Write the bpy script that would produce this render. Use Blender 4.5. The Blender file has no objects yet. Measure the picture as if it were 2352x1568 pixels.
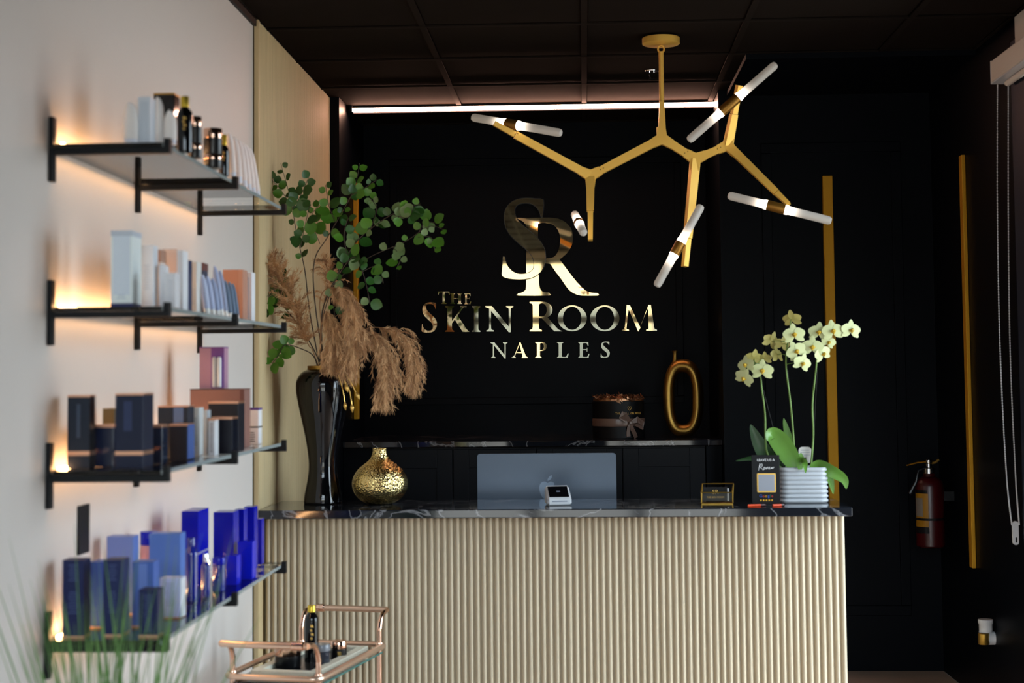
import bpy, bmesh, math, random
from mathutils import Vector, Matrix, Quaternion, geometry

random.seed(7)
SC = bpy.context.scene
COL = SC.collection
V = Vector
PI = math.pi

# ------------------------------------------------------------------ camera
F_PX, PPX, PPY, VPX, VPY, ROLL = 3577.0, 1176.0, 642.0, 1342.0, 857.0, 0.012
CAM_Z = 1.367
d_ = V(((VPX - PPX) / F_PX, -(VPY - PPY) / F_PX, 1)).normalized()
u0 = V((-math.sin(ROLL), math.cos(ROLL), 0))
u_ = (u0 - d_ * u0.dot(d_)).normalized()
e_ = V((1, 0, 0)); e_ = e_ - d_ * e_.dot(d_); e_ = (e_ - u_ * e_.dot(u_)).normalized()
cam_data = bpy.data.cameras.new('camera')
cam = bpy.data.objects.new('camera', cam_data)
COL.objects.link(cam)
M = Matrix(((e_.x, e_.y, -e_.z), (d_.x, d_.y, -d_.z), (u_.x, u_.y, -u_.z)))
cam.matrix_world = Matrix.Translation((0, 0, CAM_Z)) @ M.to_4x4()
cam_data.sensor_width = 36
cam_data.lens = F_PX / 2352 * 36
cam_data.shift_y = -(784 - PPY) / 2352
cam_data.clip_start = 0.05
cam_data.dof.use_dof = True
cam_data.dof.focus_distance = 7.7
cam_data.dof.aperture_fstop = 3.5
SC.camera = cam

# ------------------------------------------------------------------ sky, daylight, exposure
world = bpy.data.worlds.new('overcast_sky')
SC.world = world
world.use_nodes = True
wbg = world.node_tree.nodes['Background']
wbg.inputs[0].default_value = (0.76, 0.89, 1.0, 1)
wbg.inputs[1].default_value = 11.5
sun_data = bpy.data.lights.new('sun', 'SUN'); sun_data.energy = 20.0; sun_data.angle = 0.01; sun_data.color = (1.0, 0.94, 0.86)
sun = bpy.data.objects.new('sun', sun_data); COL.objects.link(sun); sun.rotation_euler = V((1.0, -1.0, -2.3)).to_track_quat('-Z', 'Y').to_euler()
SC.view_settings.view_transform = 'Standard'
SC.view_settings.look = 'None'
SC.view_settings.exposure = 0.0
SC.view_settings.gamma = 1.0
SC.view_settings.use_curve_mapping = False
SC.cycles.use_denoising = True
SC.cycles.max_bounces = 8
SC.cycles.diffuse_bounces = 4
SC.cycles.glossy_bounces = 4
SC.cycles.transparent_max_bounces = 16
SC.cycles.caustics_reflective = False
SC.cycles.caustics_refractive = False
SC.cycles.sample_clamp_indirect = 4.0

# room numbers (metres): X right, Y away from the camera, Z up
XL, XR = -1.203, 1.62
YF, YB, YA = -0.6, 7.27, 8.09          # front wall, plane of the rear wall, back of the alcove
AXL, AXR = -1.145, 0.642               # alcove sides
ZC = 2.679
ZW = ZC + 0.0295                      # walls run up behind the suspended ceiling
WIN_END, WIN_LEN = 5.90, 1.9

def portal(name, loc, rot, sx, sy):
    ld = bpy.data.lights.new(name, 'AREA'); ld.shape = 'RECTANGLE'; ld.size = sx; ld.size_y = sy
    ld.cycles.is_portal = True
    o = bpy.data.objects.new(name, ld); COL.objects.link(o); o.location = loc; o.rotation_euler = rot
portal('window_portal_right', (XR + 0.12, WIN_END - WIN_LEN / 2, 1.28), (0, PI / 2, 0), 2.4, WIN_LEN)
portal('window_portal_front', ((XL + XR) / 2, YF - 0.12, 1.28), (PI / 2, 0, 0), XR - XL, 2.4)

# ------------------------------------------------------------------ helpers
def ray(px, py):
    v = V(((px - PPX) / F_PX, -(py - PPY) / F_PX, 1))
    wx, wy, wz = v.dot(e_), v.dot(d_), v.dot(u_)
    return wx / wy, wz / wy
def W(px, py, D):
    """the point of the room that the photograph shows at a pixel, at depth D"""
    dx, dz = ray(px, py)
    return V((dx * D, D, CAM_Z + dz * D))
def xat(px, z, D):
    py = VPY - (z - CAM_Z) / D * F_PX
    for _ in range(3):
        py += (W(px, py, D).z - z) / D * F_PX
    return ray(px, py)[0] * D
def s2l(c):
    return c / 12.92 if c <= 0.04045 else ((c + 0.055) / 1.055) ** 2.4
def rgb(r, g, b):
    return (s2l(r / 255), s2l(g / 255), s2l(b / 255), 1)

MATS = {}
def mat(name, col, rough=0.5, metal=0.0, spec=0.5, emit=None, strength=0.0, bump=None, var=None, trans=0.0, coat=0.0, alpha=1.0, sub=0.0):
    m = bpy.data.materials.new(name); m.use_nodes = True
    nt = m.node_tree; b = nt.nodes['Principled BSDF']
    b.inputs['Base Color'].default_value = col
    b.inputs['Roughness'].default_value = rough
    b.inputs['Metallic'].default_value = metal
    b.inputs['Specular IOR Level'].default_value = spec
    b.inputs['Transmission Weight'].default_value = trans
    b.inputs['Coat Weight'].default_value = coat
    b.inputs['Alpha'].default_value = alpha
    if emit:
        b.inputs['Emission Color'].default_value = emit
        b.inputs['Emission Strength'].default_value = strength
    if var or bump:
        tc = nt.nodes.new('ShaderNodeTexCoord')
        if var:      # (scale, amount, stretch)
            mp = nt.nodes.new('ShaderNodeMapping'); mp.inputs['Scale'].default_value = var[2] if len(var) > 2 else (1, 1, 1)
            nz = nt.nodes.new('ShaderNodeTexNoise'); nz.inputs['Scale'].default_value = var[0]; nz.inputs['Detail'].default_value = 5
            mx = nt.nodes.new('ShaderNodeMix'); mx.data_type = 'RGBA'
            mx.inputs[6].default_value = tuple(c * (1 - var[1]) for c in col[:3]) + (1,)
            mx.inputs[7].default_value = tuple(min(1, c * (1 + var[1])) for c in col[:3]) + (1,)
            nt.links.new(tc.outputs['Object'], mp.inputs[0]); nt.links.new(mp.outputs[0], nz.inputs[0])
            nt.links.new(nz.outputs[0], mx.inputs[0]); nt.links.new(mx.outputs[2], b.inputs['Base Color'])
        if bump:     # (kind, scale, strength, distance)
            if bump[0] == 'voronoi':
                t = nt.nodes.new('ShaderNodeTexVoronoi'); t.inputs['Scale'].default_value = bump[1]
            else:
                t = nt.nodes.new('ShaderNodeTexNoise'); t.inputs['Scale'].default_value = bump[1]; t.inputs['Detail'].default_value = 4
            bp = nt.nodes.new('ShaderNodeBump'); bp.inputs['Strength'].default_value = bump[2]; bp.inputs['Distance'].default_value = bump[3]
            nt.links.new(tc.outputs['Object'], t.inputs[0]); nt.links.new(t.outputs[0], bp.inputs['Height'])
            nt.links.new(bp.outputs[0], b.inputs['Normal'])
    MATS[name] = m
    return m
def glass_mat(name, tint=(1, 1, 1, 1), ior=1.45, rough=0.0):
    m = bpy.data.materials.new(name); m.use_nodes = True
    nt = m.node_tree; nt.nodes.clear()
    out = nt.nodes.new('ShaderNodeOutputMaterial')
    tr = nt.nodes.new('ShaderNodeBsdfTransparent'); tr.inputs[0].default_value = tint
    gl = nt.nodes.new('ShaderNodeBsdfGlossy'); gl.inputs['Roughness'].default_value = rough; gl.inputs[0].default_value = (1, 1, 1, 1)
    fr = nt.nodes.new('ShaderNodeFresnel'); fr.inputs[0].default_value = ior
    mx = nt.nodes.new('ShaderNodeMixShader')
    nt.links.new(fr.outputs[0], mx.inputs[0]); nt.links.new(tr.outputs[0], mx.inputs[1]); nt.links.new(gl.outputs[0], mx.inputs[2])
    nt.links.new(mx.outputs[0], out.inputs[0])
    MATS[name] = m
    return m

class MB:
    """a small mesh builder: collects shapes, links them as one mesh object"""
    def __init__(self): self.v = []; self.f = []
    def add(self, vs, fs):
        n = len(self.v); self.v += [tuple(p) for p in vs]; self.f += [tuple(i + n for i in f) for f in fs]; return self
    def box(self, c, s, rot=None, bev=0.0):
        hx, hy, hz = s[0] / 2, s[1] / 2, s[2] / 2
        if bev > 0:
            bm = bmesh.new(); bmesh.ops.create_cube(bm, size=1)
            for v in bm.verts: v.co = V((v.co.x * s[0], v.co.y * s[1], v.co.z * s[2]))
            bmesh.ops.bevel(bm, geom=list(bm.edges), offset=bev, segments=2, affect='EDGES', profile=0.5)
            bm.verts.index_update()
            vs = [v.co.copy() for v in bm.verts]; fs = [[v.index for v in f.verts] for f in bm.faces]; bm.free()
        else:
            vs = [V((x, y, z)) for x in (-hx, hx) for y in (-hy, hy) for z in (-hz, hz)]
            fs = [(0, 1, 3, 2), (4, 6, 7, 5), (0, 4, 5, 1), (2, 3, 7, 6), (0, 2, 6, 4), (1, 5, 7, 3)]
        if rot is not None: vs = [rot @ v for v in vs]
        c = V(c)
        return self.add([v + c for v in vs], fs)
    def span(self, x0, x1, y0, y1, z0, z1, bev=0.0):
        return self.box(((x0 + x1) / 2, (y0 + y1) / 2, (z0 + z1) / 2), (abs(x1 - x0), abs(y1 - y0), abs(z1 - z0)), None, bev)
    def lathe(self, prof, c=(0, 0, 0), n=28, rot=None, sy=1.0, cap=True):
        vs = []; fs = []; c = V(c)
        for r, z in prof:
            for i in range(n):
                a = 2 * PI * i / n
                p = V((r * math.cos(a), r * sy * math.sin(a), z))
                vs.append((rot @ p if rot else p) + c)
        for j in range(len(prof) - 1):
            for i in range(n):
                k = (i + 1) % n
                fs.append((j * n + i, j * n + k, (j + 1) * n + k, (j + 1) * n + i))
        if cap:
            fs.append(tuple(range(n - 1, -1, -1))); m = (len(prof) - 1) * n; fs.append(tuple(range(m, m + n)))
        return self.add(vs, fs)
    def tube(self, pts, r, n=8, flat=1.0, cap=True):
        pts = [V(p) for p in pts]; L = len(pts)
        rs = r if isinstance(r, (list, tuple)) else [r] * L
        vs = []; fs = []; t0 = (pts[1] - pts[0]).normalized()
        up = V((0, 0, 1)) if abs(t0.z) < 0.9 else V((0, 1, 0))
        a = t0.cross(up).normalized()
        for i, p in enumerate(pts):
            t = (pts[min(i + 1, L - 1)] - pts[max(i - 1, 0)]).normalized()
            a = (a - t * a.dot(t)).normalized(); b = t.cross(a)
            for k in range(n):
                th = 2 * PI * k / n
                vs.append(p + (a * math.cos(th) + b * math.sin(th) * flat) * rs[i])
        for i in range(L - 1):
            for k in range(n):
                k2 = (k + 1) % n
                fs.append((i * n + k, i * n + k2, (i + 1) * n + k2, (i + 1) * n + k))
        if cap:
            fs.append(tuple(range(n - 1, -1, -1))); m = (L - 1) * n; fs.append(tuple(range(m, m + n)))
        return self.add(vs, fs)
    def bar(self, p0, p1, w0, w1, th, nrm=(0, -1, 0)):
        """a flat tapering bar from p0 to p1 whose broad face looks along nrm"""
        p0, p1 = V(p0), V(p1); t = (p1 - p0).normalized(); n = V(nrm); n = (n - t * n.dot(t)).normalized(); b = t.cross(n)
        vs = []
        for p, w in ((p0, w0), (p1, w1)):
            for sb, sn in ((-1, -1), (1, -1), (1, 1), (-1, 1)):
                vs.append(p + b * sb * w / 2 + n * sn * th / 2)
        return self.add(vs, [(0, 1, 2, 3), (7, 6, 5, 4), (0, 4, 5, 1), (1, 5, 6, 2), (2, 6, 7, 3), (3, 7, 4, 0)])
    def prism(self, pts, off):
        """closed outline pts (3D, flat) pushed along off"""
        pts = [V(p) for p in pts]; off = V(off); n = len(pts)
        tris = geometry.tessellate_polygon([pts])
        vs = pts + [p + off for p in pts]; fs = []
        for t in tris:
            fs.append(tuple(t)); fs.append(tuple(i + n for i in reversed(t)))
        for i in range(n):
            j = (i + 1) % n; fs.append((i, j, j + n, i + n))
        return self.add(vs, fs)
    def mesh(self, name, m, smooth=False, recalc=True):
        me = bpy.data.meshes.new(name); me.from_pydata(self.v, [], self.f)
        if recalc:
            bm = bmesh.new(); bm.from_mesh(me); bmesh.ops.recalc_face_normals(bm, faces=bm.faces); bm.to_mesh(me); bm.free()
        if smooth:
            me.polygons.foreach_set('use_smooth', [True] * len(me.polygons))
            try: me.set_sharp_from_angle(angle=math.radians(40))
            except Exception: pass
        me.materials.append(MATS[m] if isinstance(m, str) else m)
        return me
    def build(self, name, m, parent=None, smooth=False, loc=None, rot=None):
        return link(name, self.mesh(name, m, smooth), parent, loc, rot)

def link(name, me, parent=None, loc=None, rot=None):
    o = bpy.data.objects.new(name, me); COL.objects.link(o)
    if parent is not None: o.parent = parent
    if loc is not None: o.location = loc
    if rot is not None: o.rotation_euler = rot
    return o
def tag(o, label, cat, group=None):
    o['label'] = label; o['category'] = cat
    if group: o['group'] = group
    return o
def thing(name, label, cat, loc=(0, 0, 0), rotz=0.0, group=None):
    o = bpy.data.objects.new(name, None); COL.objects.link(o); o.empty_display_size = 0.05
    o.location = loc; o.rotation_euler = (0, 0, rotz)
    return tag(o, label, cat, group)
def struct(o, label=None):
    o['kind'] = 'structure'
    if label: o['label'] = label
    return o
def stuff(o):
    o['kind'] = 'stuff'; return o
def catmull(pts, k=6, closed=False):
    out = []; n = len(pts)
    rng = range(n if closed else n - 1)
    for i in rng:
        if closed: p0, p1, p2, p3 = pts[(i - 1) % n], pts[i], pts[(i + 1) % n], pts[(i + 2) % n]
        else: p0, p1, p2, p3 = pts[max(i - 1, 0)], pts[i], pts[i + 1], pts[min(i + 2, n - 1)]
        for j in range(k):
            t = j / k
            out.append(tuple(0.5 * (2 * b + (c - a) * t + (2 * a - 5 * b + 4 * c - d) * t * t + (3 * b - a - 3 * c + d) * t ** 3) for a, b, c, d in zip(p0, p1, p2, p3)))
    if not closed: out.append(tuple(pts[-1]))
    return out
def text(name, body, size, m, mtx, parent=None, ext=0.0005, align='CENTER', sx=1.0):
    cu = bpy.data.curves.new(name, 'FONT'); cu.body = body; cu.size = size; cu.extrude = ext; cu.align_x = align; cu.align_y = 'CENTER'; cu.resolution_u = 3
    tmp = bpy.data.objects.new(name + '_tmp', cu); COL.objects.link(tmp)
    dg = bpy.context.evaluated_depsgraph_get()
    me = bpy.data.meshes.new_from_object(tmp.evaluated_get(dg)); me.name = name
    bpy.data.objects.remove(tmp); bpy.data.curves.remove(cu)
    me.transform(mtx @ Matrix.Diagonal((sx, 1, 1, 1)))
    me.materials.clear(); me.materials.append(MATS[m])
    return link(name, me, parent)
UPRIGHT = Matrix.Rotation(PI / 2, 4, 'X')      # text that reads from the front

# ------------------------------------------------------------------ materials
mat('white_paint', (0.70, 0.65, 0.61, 1), 0.6, bump=('noise', 60, 0.05, 0.002))
mat('black_paint', rgb(6, 9, 15), 0.45, spec=0.07)
mat('cabinet_paint', rgb(10, 13, 20), 0.4, spec=0.15)
mat('black_ceiling', rgb(30, 25, 22), 0.9, spec=0.02, bump=('noise', 220, 0.2, 0.001))
mat('grid_metal', rgb(29, 24, 21), 0.8, spec=0.03)
mat('beige_flute', rgb(205, 190, 163), 0.5, var=(6, 0.05, (8, 8, 0.6)))
mat('tan_flute', rgb(204, 182, 138), 0.55, var=(9, 0.14, (4, 4, 0.35)))
mat('floor_tile', rgb(196, 166, 146), 0.45, var=(5, 0.15))
mat('grout', rgb(70, 62, 56), 0.8)
mat('navy_metal', rgb(30, 40, 58), 0.4, metal=0.3)
mat('gold_satin', (0.90, 0.53, 0.10, 1), 0.42, metal=0.4)
mat('gold_trim', (0.60, 0.30, 0.02, 1), 0.55, metal=0.4, spec=0.2)
mat('gold_mirror', (0.90, 0.74, 0.42, 1), 0.03, metal=1.0)
mat('gold_leaf', (0.86, 0.66, 0.28, 1), 0.2, metal=1.0, bump=('voronoi', 150, 0.8, 0.003))
mat('gold_dark', (0.42, 0.25, 0.06, 1), 0.38, metal=1.0, bump=('noise', 120, 0.15, 0.002))
mat('gold_sprig', (0.78, 0.50, 0.14, 1), 0.35, metal=0.9)
mat('bronze_socket', (0.30, 0.14, 0.02, 1), 0.4, metal=0.7)
mat('rose_gold', (0.86, 0.56, 0.42, 1), 0.12, metal=1.0)
mat('rose_gold_satin', (0.80, 0.58, 0.44, 1), 0.32, metal=0.9)
mat('black_metal', rgb(11, 14, 18), 0.5, spec=0.2)
mat('black_gloss', (0.003, 0.003, 0.004, 1), 0.04, spec=0.5)
mat('black_satin', rgb(16, 17, 20), 0.3)
mat('black_card', rgb(9, 10, 14), 0.5, spec=.25)
mat('navy_card', rgb(11, 12, 28), 0.4)
mat('led_warm_white', (1, 1, 1, 1), 0.5, emit=(1.0, 0.52, 0.36, 1), strength=75.0)
mat('led_amber', (1, 0.8, 0.6, 1), 0.5, emit=(1.0, 0.52, 0.22, 1), strength=42.0)
mat('white_plastic', rgb(214, 216, 220), 0.35)
mat('white_blind', rgb(222, 212, 200), 0.5)
mat('white_ceramic', rgb(186, 190, 196), 0.18, coat=0.3)
mat('chrome', (0.8, 0.82, 0.85, 1), 0.12, metal=1.0)
mat('computer_blue', rgb(76, 87, 101), 0.36, metal=0.55)
mat('computer_logo', rgb(112, 126, 143), 0.36, metal=0.55)
mat('screen_black', (0.003, 0.003, 0.004, 1), 0.08)
mat('soil', rgb(60, 36, 20), 0.9, bump=('noise', 60, 1.0, 0.01))
mat('orchid_petal', rgb(208, 215, 158), 0.5, sub=0.1)
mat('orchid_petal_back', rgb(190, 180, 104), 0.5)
mat('orchid_lip', rgb(196, 160, 30), 0.5)
mat('orchid_leaf', rgb(92, 138, 52), 0.35, var=(10, 0.2))
mat('orchid_leaf_dark', rgb(44, 78, 40), 0.35)
mat('orchid_stem', rgb(104, 136, 60), 0.5)
mat('leaf_dark', rgb(40, 84, 26), 0.42, var=(30, 0.25))
mat('leaf_mid', rgb(76, 126, 36), 0.42, var=(30, 0.25))
mat('leaf_grey', rgb(108, 134, 84), 0.45, var=(30, 0.2))
mat('twig', rgb(66, 54, 44), 0.7)
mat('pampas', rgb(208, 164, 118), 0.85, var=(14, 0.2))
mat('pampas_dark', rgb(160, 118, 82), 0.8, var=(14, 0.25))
mat('ribbon', rgb(118, 92, 80), 0.3, spec=0.6)
mat('foil_rose', (0.42, 0.22, 0.12, 1), 0.3, metal=0.9)
mat('red_paint', rgb(60, 3, 8), 0.3)
mat('yellow_label', rgb(160, 112, 8), 0.5)
mat('white_label', rgb(210, 206, 200), 0.5)
mat('grey_print', rgb(120, 130, 150), 0.5)
mat('brass', (0.52, 0.32, 0.06, 1), 0.35, metal=0.9)
mat('shaded_label', rgb(124, 116, 108), 0.6)  # white label with the dimness of its dark corner put into the colour
mat('grass_blade', rgb(96, 140, 70), 0.5, var=(8, 0.3))
mat('glitter', rgb(240, 236, 216), 0.4, metal=0.1, bump=('voronoi', 420, 0.7, 0.003))
mat('orange_pen', rgb(226, 72, 22), 0.4)
mat('print_white', rgb(236, 238, 240), 0.5)
mat('print_gold', rgb(238, 190, 92), 0.5)
mat('print_blue', rgb(48, 92, 200), 0.5)
mat('print_red', rgb(200, 50, 40), 0.5)
mat('print_yellow', rgb(236, 176, 20), 0.5)
mat('print_green', rgb(40, 140, 70), 0.5)
mat('plate_grey', rgb(150, 154, 164), 0.5)
mat('pavement', rgb(150, 146, 140), 0.9, var=(2, 0.1))
glass_mat('window_glass', (0.97, 0.985, 0.98, 1))
glass_mat('shelf_glass', (0.95, 0.965, 0.96, 1))
glass_mat('clear_acrylic', (0.93, 0.92, 0.88, 1), 1.12)
mat('glass_edge', rgb(170, 182, 184), 0.15, alpha=0.75)
# black stone with white veins
def stone():
    m = bpy.data.materials.new('black_marble'); m.use_nodes = True; nt = m.node_tree; b = nt.nodes['Principled BSDF']
    b.inputs['Roughness'].default_value = 0.07
    tc = nt.nodes.new('ShaderNodeTexCoord'); mp = nt.nodes.new('ShaderNodeMapping')
    mp.inputs['Scale'].default_value = (1.0, 0.8, 1.0); mp.inputs['Rotation'].default_value = (0, 0.5, 0.6)
    n1 = nt.nodes.new('ShaderNodeTexNoise'); n1.inputs['Scale'].default_value = 3.2; n1.inputs['Detail'].default_value = 8; n1.inputs['Distortion'].default_value = 1.6
    r1 = nt.nodes.new('ShaderNodeValToRGB'); e = r1.color_ramp.elements
    e[0].position = 0.485; e[0].color = (0, 0, 0, 1); e[1].position = 0.515; e[1].color = (0, 0, 0, 1)
    x = e.new(0.5); x.color = (1, 1, 1, 1)
    n2 = nt.nodes.new('ShaderNodeTexNoise'); n2.inputs['Scale'].default_value = 1.3; n2.inputs['Detail'].default_value = 6; n2.inputs['Distortion'].default_value = 0.8
    r2 = nt.nodes.new('ShaderNodeValToRGB'); e2 = r2.color_ramp.elements
    e2[0].position = 0.60; e2[0].color = (0, 0, 0, 1); e2[1].position = 0.66; e2[1].color = (1, 1, 1, 1)
    ad = nt.nodes.new('ShaderNodeMath'); ad.operation = 'MULTIPLY_ADD'; ad.inputs[1].default_value = 0.5; ad.use_clamp = True
    mx = nt.nodes.new('ShaderNodeMix'); mx.data_type = 'RGBA'
    mx.inputs[6].default_value = rgb(24, 27, 34); mx.inputs[7].default_value = rgb(176, 178, 184)
    nt.links.new(tc.outputs['Object'], mp.inputs[0])
    for n in (n1, n2): nt.links.new(mp.outputs[0], n.inputs[0])
    nt.links.new(n1.outputs[0], r1.inputs[0]); nt.links.new(n2.outputs[0], r2.inputs[0])
    nt.links.new(r1.outputs[0], ad.inputs[0]); nt.links.new(r2.outputs[0], ad.inputs[2])
    nt.links.new(ad.outputs[0], mx.inputs[0]); nt.links.new(mx.outputs[2], b.inputs['Base Color'])
    MATS['black_marble'] = m
stone()
# frosted lamp glass: brightest beside the socket that holds the lamp, dimmer towards the tip
def lamp_glass():
    m = bpy.data.materials.new('frosted_lamp_glass'); m.use_nodes = True; nt = m.node_tree; b = nt.nodes['Principled BSDF']
    b.inputs['Base Color'].default_value = (0.34, 0.34, 0.33, 1); b.inputs['Roughness'].default_value = 0.5
    tc = nt.nodes.new('ShaderNodeTexCoord'); sp = nt.nodes.new('ShaderNodeSeparateXYZ')
    mr = nt.nodes.new('ShaderNodeMapRange'); mr.inputs['From Min'].default_value = 0.0; mr.inputs['From Max'].default_value = 0.13
    mr.inputs['To Min'].default_value = 1.0; mr.inputs['To Max'].default_value = 0.0
    pw = nt.nodes.new('ShaderNodeMath'); pw.operation = 'POWER'; pw.inputs[1].default_value = 6.0
    ml = nt.nodes.new('ShaderNodeMath'); ml.operation = 'MULTIPLY_ADD'; ml.inputs[1].default_value = 11.0; ml.inputs[2].default_value = 0.14
    nt.links.new(tc.outputs['Object'], sp.inputs[0]); nt.links.new(sp.outputs[2], mr.inputs[0]); nt.links.new(mr.outputs[0], pw.inputs[0])
    nt.links.new(pw.outputs[0], ml.inputs[0]); nt.links.new(ml.outputs[0], b.inputs['Emission Strength'])
    b.inputs['Emission Color'].default_value = (1.0, 0.83, 0.66, 1)
    MATS['frosted_lamp_glass'] = m
lamp_glass()

# ------------------------------------------------------------------ the setting
fl = struct(MB().span(XL - 0.1, XR + 0.1, YF - 0.1, YA + 0.1, -0.12, -0.012).build('floor', 'grout'), 'pale brown tiled floor')
tile_me = MB().box((0, 0, -0.006), (0.597, 0.597, 0.012), None, 0.0015).mesh('floor_tile', 'floor_tile')
ny = 0
for j in range(16):
    for i in range(5):
        x = 1.32 - 0.6 * i; y = 6.97 - 0.6 * j
        if y < YF: continue
        if x + 0.3 > XR: pass
        link('floor_tile', tile_me, fl, (x, y, 0))
wl = struct(MB().span(XL - 0.12, XL, YF, YB + 0.8, 0, ZW).build('wall_left', 'white_paint'), 'white wall carrying the glass shelves')
# ribbed tan panel over the rear part of the left wall: fine half-round reeds
mb = MB(); y0, y1 = 5.635, YB; n = 68; p = (y1 - y0) / n
vs = []; k = 6
for i in range(n):
    for j in range(k):
        a = PI * j / k
        vs.append((XL + 0.006 + 0.010 * math.sin(a), y0 + p * (i + 0.5 - 0.5 * math.cos(a))))
vs.append((XL + 0.006, y1))
pv = []
for x, y in vs: pv += [(x, y, 0.0), (x, y, ZC)]
mb.add(pv, [(2 * i, 2 * i + 2, 2 * i + 3, 2 * i + 1) for i in range(len(vs) - 1)])
mb.span(XL + 0.0005, XL + 0.007, y0, y1, 0, ZC)
o = mb.build('ribbed_panel', 'tan_flute', wl); stuff(o); o['label'] = 'tan ribbed panel behind the desk end'
MB().span(XL + 0.0005, XL + 0.003, 5.6165, 5.6215, 0, ZC).build('edge_strip', 'black_metal', wl)
MB().span(XL + 0.0005, XL + 0.02, 5.622, 5.6345, 0, ZC).build('edge_bead', 'tan_flute', wl)
struct(MB().span(XL, AXL, YB, YA + 0.1, 0, ZW).build('trim_1', 'black_paint'), 'black pilaster at the left of the alcove')
wb = struct(MB().span(AXL, AXR, YA, YA + 0.1, 0, ZW).build('wall_back', 'black_paint'), 'matt black alcove wall behind the gold lettering')
wr = struct(MB().span(AXR, XR + 0.1, YB, YA + 0.1, 0, ZW).build('wall_rear', 'black_paint'), 'black panelled wall right of the alcove')
wright = struct(MB().span(XR, XR + 0.1, WIN_END, YB, 0, ZW).span(XR, XR + 0.1, WIN_END - WIN_LEN, WIN_END, 2.60, ZW).span(XR, XR + 0.1, YF, WIN_END - WIN_LEN, 0, ZW).build('wall_right', 'black_paint'), 'black side wall with the fire extinguisher')
wf = struct(MB().span(XL, XR, YF - 0.1, YF, 2.60, ZW).span(1.2, XR, YF - 0.1, YF, 0, 2.60).build('wall_front', 'white_paint'), 'shop front wall behind the camera')

def moulding(parent, Y, x0, x1, z0, z1, w=0.04, dp=0.012):
    """picture-frame moulding: four mitred strips with an inner bead"""
    for a in ((x0, x1, z1 - w, z1), (x0, x1, z0, z0 + w)):
        m_ = MB().span(a[0], a[1], Y - dp, Y - 0.0003, a[2], a[3], 0.003); m_.build('moulding_strip', 'black_paint', parent)
    for a in ((x0, x0 + w), (x1 - w, x1)):
        m_ = MB().span(a[0], a[1], Y - dp, Y - 0.0003, z0 + w, z1 - w, 0.003); m_.build('moulding_strip', 'black_paint', parent)
a0, a1 = W(895, 368, YA), W(1572, 925, YA)
moulding(wb, YA, a0.x, a1.x, a1.z, a0.z, 0.036)
b0 = W(1747, 330, YB)
moulding(wr, YB, b0.x, 1.48, 0.25, b0.z, 0.046)

# ceiling: dark tiles lying in a metal grid, each tile its own panel
ce = struct(MB().span(XL - 0.1, XR + 0.1, YF - 0.1, YA + 0.1, ZC + 0.03, ZC + 0.1).build('ceiling', 'black_ceiling'), 'black suspended ceiling of square tiles')
xs = [XL, -0.595, 0.015, 0.625, 1.235, XR]
ys = [7.63 - 0.61 * i for i in range(16)]; ys = [YA] + [y for y in ys if y > YF] + [YF]
gm = MB()
for x in xs: gm.span(x - 0.012, x + 0.012, YF, YA, ZC - 0.002, ZC + 0.004)
for y in ys: gm.span(XL, XR, y - 0.012, y + 0.012, ZC - 0.0025, ZC + 0.0035)
gm.build('ceiling_grid', 'grid_metal', ce)
for i in range(len(xs) - 1):
    for j in range(len(ys) - 1):
        sx, sy = xs[i + 1] - xs[i] - 0.024, ys[j] - ys[j + 1] - 0.024
        MB().box((0, 0, 0.012), (sx, sy, 0.016), None, 0.003).build('ceiling_tile', 'black_ceiling', ce, loc=((xs[i] + xs[i + 1]) / 2, (ys[j] + ys[j + 1]) / 2, ZC + 0.001 + random.uniform(0, .001)))
struct(MB().span(AXR + 0.04, XR, 6.40, YB, ZC - 0.024, ZC - 0.003).build('ceiling_shade_sheet', 'black_paint'), 'black sheet standing for unlit ceiling along the rear wall')  # black sheet in place of ceiling that is only unlit, no real drop
struct(MB().span(XL, XL + 0.012, YF, 7.27, ZC - 0.025, ZC - 0.003).build('trim_3', 'black_metal'), 'black edge angle where ceiling meets left wall')

# the storefront windows: right side and front, dark frames with glass
def window(name, axis, c, a0, a1, z0, z1, transom=None, label=None):
    fm = MB(); t = 0.05; d = 0.08
    def bx(p0, p1, q0, q1, m_):
        if axis == 'X': m_.span(c, c + d, p0, p1, q0, q1, 0.003)
        else: m_.span(p0, p1, c - d, c, q0, q1, 0.003)
    root = None
    t1 = 0.20 if axis == 'X' else t
    parts = [(a0, a0 + t, z0, z1), (a1 - t1, a1, z0, z1), (a0 + t, a1 - t1, z0, z0 + t), (a0 + t, a1 - t1, z1 - t, z1)]
    for q in parts: bx(q[0], q[1], q[2], q[3], fm)
    root = struct(fm.build(name, 'navy_metal'), label)
    cuts = [z0 + t, z1 - t]
    if transom:
        tm = MB(); bx(a0 + t, a1 - t1, transom - 0.04, transom + 0.04, tm); tm.build('transom', 'navy_metal', root)
        cuts = [z0 + t, transom - 0.04, transom + 0.04, z1 - t]
    for k in range(0, len(cuts), 2):
        g = MB()
        if axis == 'X': g.add([(c + 0.04, a0 + t, cuts[k]), (c + 0.04, a1 - t1, cuts[k]), (c + 0.04, a1 - t1, cuts[k + 1]), (c + 0.04, a0 + t, cuts[k + 1])], [(0, 1, 2, 3)])
        else: g.add([(a0 + t, c - 0.04, cuts[k]), (a1 - t, c - 0.04, cuts[k]), (a1 - t, c - 0.04, cuts[k + 1]), (a0 + t, c - 0.04, cuts[k + 1])], [(0, 1, 2, 3)])
        g.build('pane', 'window_glass', root)
wn = 1
for i in range(2):
    y1_ = WIN_END - WIN_LEN / 2 * i; window('window_%d' % wn, 'X', XR, y1_ - WIN_LEN / 2, y1_, 0.0, 2.60, 1.98, 'dark framed storefront window on the right'); wn += 1
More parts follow.
